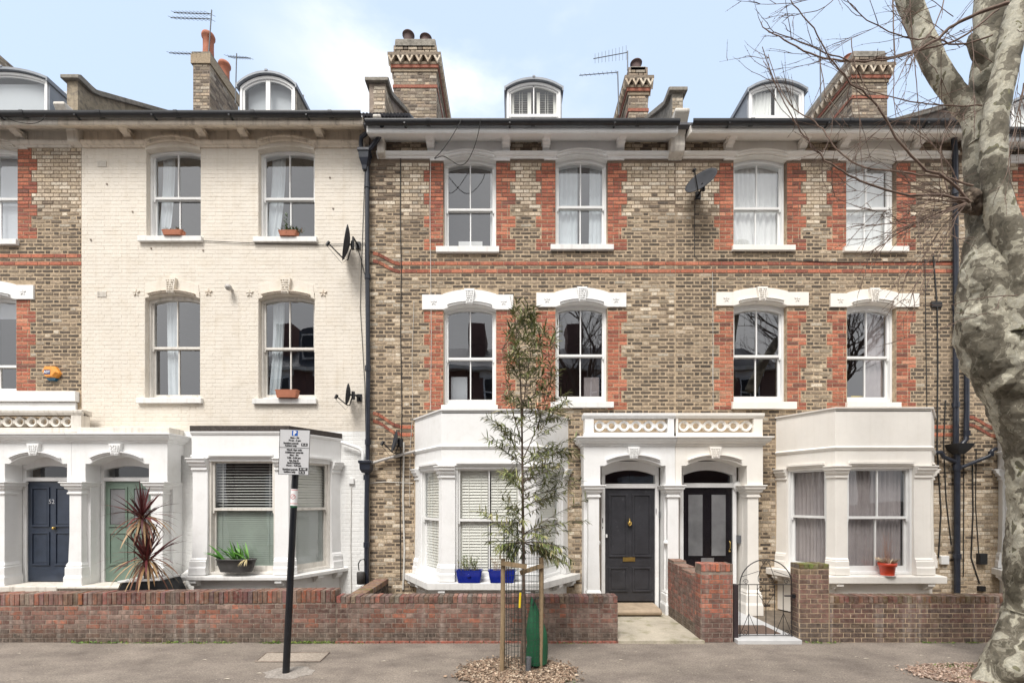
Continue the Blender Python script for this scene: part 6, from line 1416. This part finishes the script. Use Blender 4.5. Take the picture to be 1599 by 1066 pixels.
# alarm box
ab = empty('alarm_box', P(86, 583, 0), 'orange hexagonal alarm box with a blue lamp base on the brick wall', 'alarm box')
sz_ = .145; b = MB(); ca = P(85, 583, .0)
hx = lambda s_, dx=0, dz=0: [(ca.x + dx + s_ * a, ca.z + dz + s_ * c) for a, c in ((-1.0, .05), (-.58, .88), (.50, .88), (1.12, -.05), (.55, -.72), (-.55, -.72))]
A_, B_ = hx(sz_), hx(sz_ * .82, -.02, .012); b.add([(x, -.0, z) for x, z in A_] + [(x, -.055, z) for x, z in A_] + [(x, -.10, z) for x, z in B_],
      [(0, 1, 7, 6), (1, 2, 8, 7), (2, 3, 9, 8), (3, 4, 10, 9), (4, 5, 11, 10), (5, 0, 6, 11), (6, 7, 13, 12), (7, 8, 14, 13), (8, 9, 15, 14), (9, 10, 16, 15), (10, 11, 17, 16), (11, 6, 12, 17), (12, 13, 14, 15, 16, 17)]); b.build('casing', M['orange'], ab, bevel=.004)
b = MB(); b.prism([(ca.x - .075, ca.z - .135), (ca.x + .09, ca.z - .135), (ca.x + .09, ca.z - .105), (ca.x - .085, ca.z - .105)], -.07, 0); b.prism([(ca.x - .05, ca.z - .155), (ca.x + .06, ca.z - .155), (ca.x + .09, ca.z - .135), (ca.x - .075, ca.z - .135)], -.06, 0); b.build('strobe_lens', M['bluegreen'], ab)
b = MB(); b.box(ca.x - .10, ca.x + .02, -.104, -.1005, ca.z - .04, ca.z + .045); pnl = b.build('name_panel', M['deepblue'], ab)
text_obj('ADT', .062, frame_m((ca.x - .04, -.106, ca.z + .002)), M['signwhite'], pnl, bold=.0018, xs=.95)
def hang(label, pts, r=.007, m='cable'):
    t = MB(); P_ = [P(*q) for q in pts]; sm_ = []
    for i in range(len(P_) - 1):
        p0, p1, p2, p3 = P_[max(i - 1, 0)], P_[i], P_[i + 1], P_[min(i + 2, len(P_) - 1)]
        for j in range(5): u = j / 5; sm_.append(.5 * ((2 * p1) + (p2 - p0) * u + (2 * p0 - 5 * p1 + 4 * p2 - p3) * u * u + (3 * p1 - p0 - 3 * p2 + p3) * u ** 3))
    sm_.append(P_[-1]); t.tube(sm_, r, 5); return t.build('hanging_cable', M[m], None, label=label, cat='cable', group='loose cables hanging from the gutters')
hang('loose black cable looping from the gutter in front of the second house window', [(722, 186, .55), (705, 215, .52), (690, 236, .45), (679, 247, .2)])
hang('slack cable sagging across the window head of the brick house', [(751, 186, .55), (748, 205, .5), (741, 230, .4), (730, 252, .3), (718, 258, .25), (704, 250, .2), (692, 244, .12), (679, 248, .1)])
hang('thin cable drooping below the gutter at the far left', [(73, 176, .52), (66, 188, .5), (50, 193, .45), (25, 190, .45), (0, 178, .5)], .006)
hb = MB(); hb.M = Matrix.Translation(P(564, 902, .2)); hb.lathe(0, 0, [(.05, -.12), (.075, -.11), (.078, .10), (.07, .12)], 16); hr = hb.build('wall_box', M['trough'], None, label='dark round fitting with a hooped cable at the foot of the drainpipe', cat='fitting')
t = MB(); t.tube([P(561, 890, .2), P(560, 880, .2), (P(563, 874, .2)), P(569, 872, .2), P(572, 885, .12)], .011, 6); t.build('hoop', M['cable'], hr)
q = MB(); q.box(X(557), X(565), -.06, 0, Z(925), Z(914)); q.build('socket_box', M['white_plastic'], None, label='small white socket box below the round fitting', cat='box')
# =====================  PLANE TREE  =====================
random.seed(50)
TD = 3.45
pt0 = P(1600, 1045, TD); pt0.z = 0
pl = empty('plane_tree', pt0, 'big old plane tree with flaking mottled bark and bare twigs', 'tree')
def limb(mb, pts, d0, n=28, rough=.06, sub=7, seed=0, dd=None):
    """pts: (cx,cy,halfwidth) in px at depth; grown as one noisy surface"""
    cs = [P(a, b, d0 + (dd[i] if dd else 0)) for i, (a, b, w_) in enumerate(pts)]; rs = [w_ * (CAMD - d0 - (dd[i] if dd else 0)) / F / math.sqrt(1 + ((a_ - HX) / F) ** 2) for i, (a_, _, w_) in enumerate(pts)]      # a round stem this far off axis looks wider
    C_, R_ = [], []
    for i in range(len(cs) - 1):
        p0, p1, p2, p3 = cs[max(i - 1, 0)], cs[i], cs[i + 1], cs[min(i + 2, len(cs) - 1)]
        for j in range(sub):
            u = j / sub; C_.append(.5 * ((2 * p1) + (p2 - p0) * u + (2 * p0 - 5 * p1 + 4 * p2 - p3) * u * u + (3 * p1 - p0 - 3 * p2 + p3) * u ** 3)); uu = u * u * (3 - 2 * u); R_.append(rs[i] * (1 - uu) + rs[i + 1] * uu)
    C_.append(cs[-1]); R_.append(rs[-1]); k0 = len(mb.v); mb.tube(C_, R_, n)
    for vi in range(k0, len(mb.v)):
        v = mb.v[vi]; i = min((vi - k0) // n, len(C_) - 1); dv = v - C_[i]; r = R_[i]
        if dv.length < 1e-5: continue
        a = nz(v.x * 2.2, v.y * 2.2 + seed, v.z * 1.7) * rough * 1.2 + nz(v.x * 6, v.y * 6, v.z * 5 + seed) * rough * .6 + nz(v.x * 16, v.y * 16, v.z * 14) * rough * .35 + nz(v.x * 38, v.y * 38, v.z * 30) * rough * .16
        mb.v[vi] = v + dv.normalized() * a * max(r * 2.2, .12)
    return C_, R_
t = MB()
limb(t, [(1612, 1066, 95), (1612, 1048, 88), (1614, 1020, 76), (1620, 985, 66), (1624, 930, 61), (1628, 860, 60), (1630, 790, 60), (1628, 730, 61), (1622, 690, 62), (1612, 655, 64), (1600, 620, 66), (1582, 590, 66), (1564, 555, 66), (1550, 515, 60), (1541, 470, 53), (1543, 430, 51), (1546, 395, 46), (1548, 350, 42)], TD, 110, .055, 16, 1)
# root flares
for pts in ([(1606, 960, 44), (1592, 1005, 50), (1568, 1040, 44), (1545, 1060, 30), (1520, 1075, 12)], [(1625, 990, 45), (1650, 1040, 44), (1670, 1062, 34)]): limb(t, pts, TD + .12, 44, .07, 12, 3)
# burrs
for cx_, cy_, w_, dz_ in ((1528, 500, 30, .1), (1565, 590, 30, .2), (1590, 540, 32, .3), (1535, 440, 28, .2), (1572, 465, 28, .25)): limb(t, [(cx_ - 6, cy_ - w_, w_ * .35), (cx_, cy_ - w_ * .4, w_ * .9), (cx_ + 3, cy_ + w_ * .3, w_ * .95), (cx_ + 8, cy_ + w_, w_ * .35)], TD + dz_ * .5, 44, .14, 12, cx_)
t.build('trunk', M['bark'], pl)
t = MB()
for cx_, cy_, w_, dz_ in ((1512, 314, 13, .22), (1522, 320, 17, .2), (1505, 322, 9, .25), (1519, 306, 11, .3)): limb(t, [(cx_ - 6, cy_ - w_, w_ * .35), (cx_, cy_ - w_ * .4, w_ * .9), (cx_ + 3, cy_ + w_ * .3, w_ * .95), (cx_ + 8, cy_ + w_, w_ * .35)], TD + dz_ * .5, 44, .35, 12, cx_)
t.build('burr', M['burr'], pl)
def branch(pts, d0, rough=.05, seed=0, n=28, dd=None):
    b = MB(); r = limb(b, pts, d0, n, rough, 7, seed, dd); b.build('branch', M['bark'], pl); return r
branch([(1590, 520, 30), (1592, 460, 34), (1588, 410, 35), (1574, 370, 31), (1560, 320, 27), (1553, 260, 25), (1554, 200, 23), (1562, 150, 24), (1572, 100, 24), (1583, 50, 24), (1596, 0, 24), (1612, -60, 24)], TD + .25, .05, 2)
branch([(1546, 380, 38), (1536, 320, 31), (1530, 250, 27), (1531, 190, 26), (1538, 130, 26), (1545, 70, 27), (1548, 0, 29), (1552, -60, 28)], TD - .1, .05, 4, dd=[0, 0, -.05, -.1, -.1, -.1, -.15, -.2])
branch([(1530, 225, 24), (1518, 180, 21), (1492, 148, 20), (1468, 115, 20), (1450, 80, 20), (1436, 40, 20), (1420, 0, 20), (1404, -50, 19)], TD - .15, .045, 5, dd=[0, -.05, -.1, -.1, -.15, -.2, -.2, -.3])
branch([(1545, 100, 14), (1530, 85, 13), (1520, 66, 11), (1517, 55, 6)], TD, .10, 8)
branch([(1600, 420, 30), (1612, 380, 26), (1640, 320, 22), (1680, 250, 18)], TD - .2, .05, 9)
# long shoots traced as real curved stems, then side shoots
tw = MB(); buds = MB()
def shoot(pts, d0, d1, r0, r1, side=0, seed=0, gen=0, mb=None):
    mb = mb or tw
    P_ = [P(a, b, d0 + (d1 - d0) * i / (len(pts) - 1)) for i, (a, b) in enumerate(pts)]; C_ = []
    for i in range(len(P_) - 1):
        p0, p1, p2, p3 = P_[max(i - 1, 0)], P_[i], P_[i + 1], P_[min(i + 2, len(P_) - 1)]
        for j in range(5): u = j / 5; C_.append(.5 * ((2 * p1) + (p2 - p0) * u + (2 * p0 - 5 * p1 + 4 * p2 - p3) * u * u + (3 * p1 - p0 - 3 * p2 + p3) * u ** 3))
    C_.append(P_[-1]); m_ = len(C_)
    C_ = [c + Vector((nz(i * .5, seed, 1), nz(i * .5, seed, 2), nz(i * .5, seed, 3))) * .02 for i, c in enumerate(C_)]
    mb.tube(C_, [r0 + (r1 - r0) * i / (m_ - 1) for i in range(m_)], 5, cap=False)
    if gen < 1: grow(C_, side, r1, seed)
def grow(C_, n, r, seed, gen=0, Lm=.7):
    for k in range(n):
        i = random.randint(2, len(C_) - 2); p = C_[i]; t_ = (C_[i + 1] - C_[i - 1]).normalized()
        d = (t_ + Vector((random.uniform(-.7, .7), random.uniform(-.5, .5), random.uniform(-.8, .6)))).normalized(); q = p.copy(); pp = [q.copy()]; L_ = random.uniform(.2, Lm)
        for j in range(6): d = (d + Vector((random.uniform(-.2, .2), random.uniform(-.2, .2), random.uniform(-.18, .14)))).normalized(); q = q + d * L_ / 6; pp.append(q.copy())
        tw.tube(pp, [.0042 * (1 - .7 * j / 6) for j in range(7)], 4, cap=False)
        for j in range(1, 7, 2): o_ = Vector((random.uniform(-1, 1), 0, random.uniform(-1, 1))).normalized() * .008; buds.tube([pp[j] - o_ * .3, pp[j] + o_], [.0055, .002], 4, cap=False)
        if gen < 1 and random.random() < .55: grow(pp, random.randint(1, 2), r, seed, 1, .32)
main = [  # (px points, d0, d1, r0, r1, side shoots)
 ([(1560, 15), (1500, 60), (1450, 75), (1400, 90), (1355, 96), (1310, 90), (1260, 70), (1222, 55), (1200, 50)], 3.5, 4.2, .012, .004, 10),
 ([(1575, 5), (1530, 20), (1490, 40), (1450, 70), (1405, 87), (1350, 95), (1290, 92), (1235, 68), (1195, 45), (1190, 34)], 3.9, 3.4, .022, .004, 9),
 ([(1512, 312), (1470, 305), (1410, 303), (1350, 285), (1320, 270), (1290, 250), (1265, 225), (1242, 190), (1215, 140), (1190, 72)], 3.9, 4.2, .014, .004, 12),
 ([(1520, 290), (1460, 275), (1400, 268), (1340, 258), (1300, 225), (1280, 195), (1240, 170), (1215, 130), (1200, 85)], 3.8, 3.2, .012, .004, 9),
 ([(1515, 316), (1480, 280), (1440, 260), (1400, 215), (1370, 165), (1330, 130), (1300, 95), (1270, 45), (1235, 0)], 3.8, 4.3, .016, .005, 12),
 ([(1510, 318), (1460, 335), (1410, 360), (1365, 390), (1335, 400)], 3.9, 4.0, .010, .004, 6),
 ([(1508, 320), (1440, 345), (1380, 350), (1320, 355)], 4.0, 4.3, .006, .003, 7),
 ([(1505, 312), (1440, 318), (1370, 330), (1320, 315), (1285, 300)], 3.7, 3.9, .006, .002, 7),
 ([(1508, 315), (1470, 330), (1420, 352), (1370, 370)], 3.6, 3.3, .006, .002, 6),
 ([(1505, 322), (1475, 370), (1440, 425), (1420, 470)], 3.8, 4.0, .006, .002, 7),
 ([(1506, 318), (1480, 345), (1450, 385), (1405, 430), (1370, 460)], 3.7, 3.4, .006, .002, 6),
 ([(1500, 330), (1470, 390), (1455, 430), (1440, 460)], 3.9, 4.2, .005, .002, 5),
 ([(1534, 165), (1480, 165), (1430, 160), (1380, 148), (1340, 135), (1300, 100), (1275, 60)], 3.4, 3.1, .009, .003, 9),
 ([(1550, 55), (1500, 70), (1460, 60), (1420, 60), (1380, 45), (1340, 20), (1310, -20)], 3.6, 3.9, .010, .004, 8),
 ([(1395, -40), (1396, 40), (1397, 100), (1396, 150), (1400, 185)], 3.7, 3.9, .008, .003, 5),
 ([(1420, -20), (1425, 60), (1432, 130), (1436, 190), (1440, 240)], 3.3, 3.2, .007, .003, 6),
 ([(1330, -30), (1290, 10), (1250, 22), (1200, 27)], 3.3, 3.4, .006, .002, 6),
 ([(1310, -10), (1240, 4), (1180, 8)], 3.2, 3.3, .006, .002, 5),
 ([(1480, -20), (1460, 40), (1420, 90), (1400, 130), (1370, 170)], 3.9, 4.1, .007, .003, 7),
 ([(1599, 130), (1585, 200), (1575, 260), (1590, 320)], 3.9, 4.0, .006, .002, 6),
 ([(1610, 90), (1597, 150), (1590, 190), (1580, 240)], 3.9, 4.0, .006, .002, 5),
 ([(1280, 90), (1290, 150), (1300, 190), (1290, 230), (1255, 280)], 4.0, 4.1, .005, .002, 5),
 ([(1330, 60), (1340, 150), (1345, 240), (1350, 290)], 4.1, 4.1, .005, .002, 5),
 ([(1430, 180), (1385, 195), (1350, 220), (1310, 235), (1255, 235)], 3.5, 3.4, .006, .002, 6),
 ([(1540, 490), (1500, 500), (1470, 515), (1420, 525)], 3.9, 3.9, .005, .002, 2), ([(1590, 460), (1540, 465), (1480, 475), (1440, 478)], 4.0, 4.1, .006, .003, 2),
 ([(1480, 300), (1470, 250), (1475, 210), (1500, 170)], 3.8, 3.7, .007, .003, 5), ([(1500, 305), (1490, 270), (1460, 230), (1440, 215)], 3.6, 3.6, .006, .003, 5)]
for k, (pts, d0, d1, r0, r1, n) in enumerate(main):
    if r0 >= .012:
        b = MB(); shoot(pts, d0, d1, r0, r1, n, k, 0, b); b.build('branch', M['twig'], pl)
    else: shoot(pts, d0, d1, r0, r1, n, k)
for k in range(16):
    x0_, y0_ = random.uniform(1430, 1600), random.uniform(-30, 140); a = random.uniform(60, 240); L_ = random.uniform(80, 200)
    shoot([(x0_, y0_), (x0_ + L_ * .5 * math.cos(R(a)), y0_ + L_ * .5 * math.sin(R(a)) + random.uniform(-10, 10)), (x0_ + L_ * math.cos(R(a)), y0_ + L_ * math.sin(R(a)))], 3.6, 3.6 + random.uniform(-.5, .7), .0045, .0015, 4, k + 120)
# fan of thin shoots springing from the burr
for k in range(26):
    a = random.uniform(150, 238); L_ = random.uniform(60, 190); ex, ey = 1508 + L_ * math.cos(R(a)), 318 - L_ * math.sin(R(a)) * .9
    shoot([(1510, 316), (1510 + (ex - 1510) * .5, 316 + (ey - 316) * .5 + random.uniform(-8, 8)), (ex, ey)], 3.8, 3.8 + random.uniform(-.5, .5), .0045, .0015, 2, k + 60)
tw.build('twigs', M['twig'], pl, kind='stuff'); buds.build('buds', M['twig'], pl, kind='stuff')

# =====================  THE OTHER SIDE OF THE STREET (seen in the window panes)  =====================
random.seed(60)
OY = -15.6
M['farbrick'] = mat('far_brick', (.17, .09, .075), .9, .2, 4)
def far_house(x0, x1, k):
    o = empty('terraced_house', ((x0 + x1) / 2, OY, 0), ['red brick house across the street with white window heads', 'dark brick house across the street with two chimneys', 'brick house across the street with a barrel dormer', 'brick house across the street with a wide bay'][k % 4], 'house', 'houses across the street')
    Mo = Matrix.Translation((x1, OY, 0)) @ Matrix.Rotation(math.pi, 4, 'Z'); w_ = x1 - x0
    b = MB(Mo); b.box(0, w_, 0, 7, 0, 9.3); b.build('wall', M['farbrick'], o)
    b = MB(Mo); b.prismx([(-.3, 9.3), (4.2, 11.6), (8, 9.3)], 0, w_); b.build('roof', M['slate'], o)
    b = MB(Mo); b.box(0, w_, -.35, 0, 9.1, 9.3); b.build('cornice', M['oldpaint'], o)
    for zz in (4.2, 7.1):
        for xx in (1.2, 3.6):
            b = MB(Mo); b.box(xx, xx + 1, -.03, .02, zz, zz + 1.7); f = b.build('window', M['frame'], o)
            b = MB(Mo); b.box(xx + .07, xx + .47, -.045, -.03, zz + .07, zz + .8); b.box(xx + .53, xx + .93, -.045, -.03, zz + .07, zz + .8); b.box(xx + .07, xx + .47, -.045, -.03, zz + .88, zz + 1.62); b.box(xx + .53, xx + .93, -.045, -.03, zz + .88, zz + 1.62); b.build('pane', M['blackgloss'], f)
            b = MB(Mo); b.box(xx - .2, xx + 1.2, -.06, 0, zz + 1.72, zz + 2.0); b.build('lintel', M['white'], o)
    b = MB(Mo); b.box(.9, 3.2, -1, .1, .1, 3.4); b.build('bay_window', M['white'], o)
    b = MB(Mo); b.prism([(2.2, 9.6)] + arc(2.2, 3.5, 11.5, .25, 10) + [(3.5, 9.6)], .8, 3); dm = b.build('dormer', M['slate'], o)
    b = MB(Mo); b.box(2.35, 3.35, .76, .8, 10, 11.4); b.build('dormer_window', M['oldpaint'], dm)
    b = MB(Mo); b.box(2.42, 3.28, .74, .76, 10.1, 11.3); b.build('pane', M['blackgloss'], dm)
    b = MB(Mo); b.box(w_ - 1, w_ - .1, 2.5, 4.2, 9.5, 12.6); b.build('chimney', M['farbrick'], o)
for k in range(5): far_house(-14 + 5.7 * k, -14 + 5.7 * (k + 1) - .01, k)
def rec(b, p, d, L_, r, g_):
    q = p; pts = [p]
    for j in range(4): d = (d + Vector((random.uniform(-.2, .2), random.uniform(-.2, .2), random.uniform(-.1, .2)))).normalized(); q = q + d * L_ / 4; pts.append(q)
    b.tube(pts, [r * (1 - .12 * j) for j in range(5)], 4, cap=False)
    if g_ > 0:
        for j in range(3): rec(b, pts[random.randint(2, 4)], (d + Vector((random.uniform(-.9, .9), random.uniform(-.9, .9), random.uniform(-.3, .6)))).normalized(), L_ * .72, r * .55, g_ - 1)
for fx, lab in ((3.6, 'bare street tree across the road, opposite the middle porch'), (15.5, 'bare street tree across the road, opposite the right hand bay')):
    ft = empty('street_tree', (fx, -13.3, 0), lab, 'tree', 'bare trees across the street')
    b = MB(); b.tube([(fx, -13.3, 0), (fx + .05, -13.3, 2.5), (fx - .1, -13.4, 7)], [.28, .24, .18], 10); b.build('trunk', M['bark'], ft)
    b = MB()
    for j in range(6): rec(b, Vector((fx - .05, -13.35, 4.6 + j * .45)), Vector((random.uniform(-1, 1), random.uniform(-.7, .7), 1.1)).normalized(), 3.2, .10, 4)
    b.build('crown', M['twig'], ft)
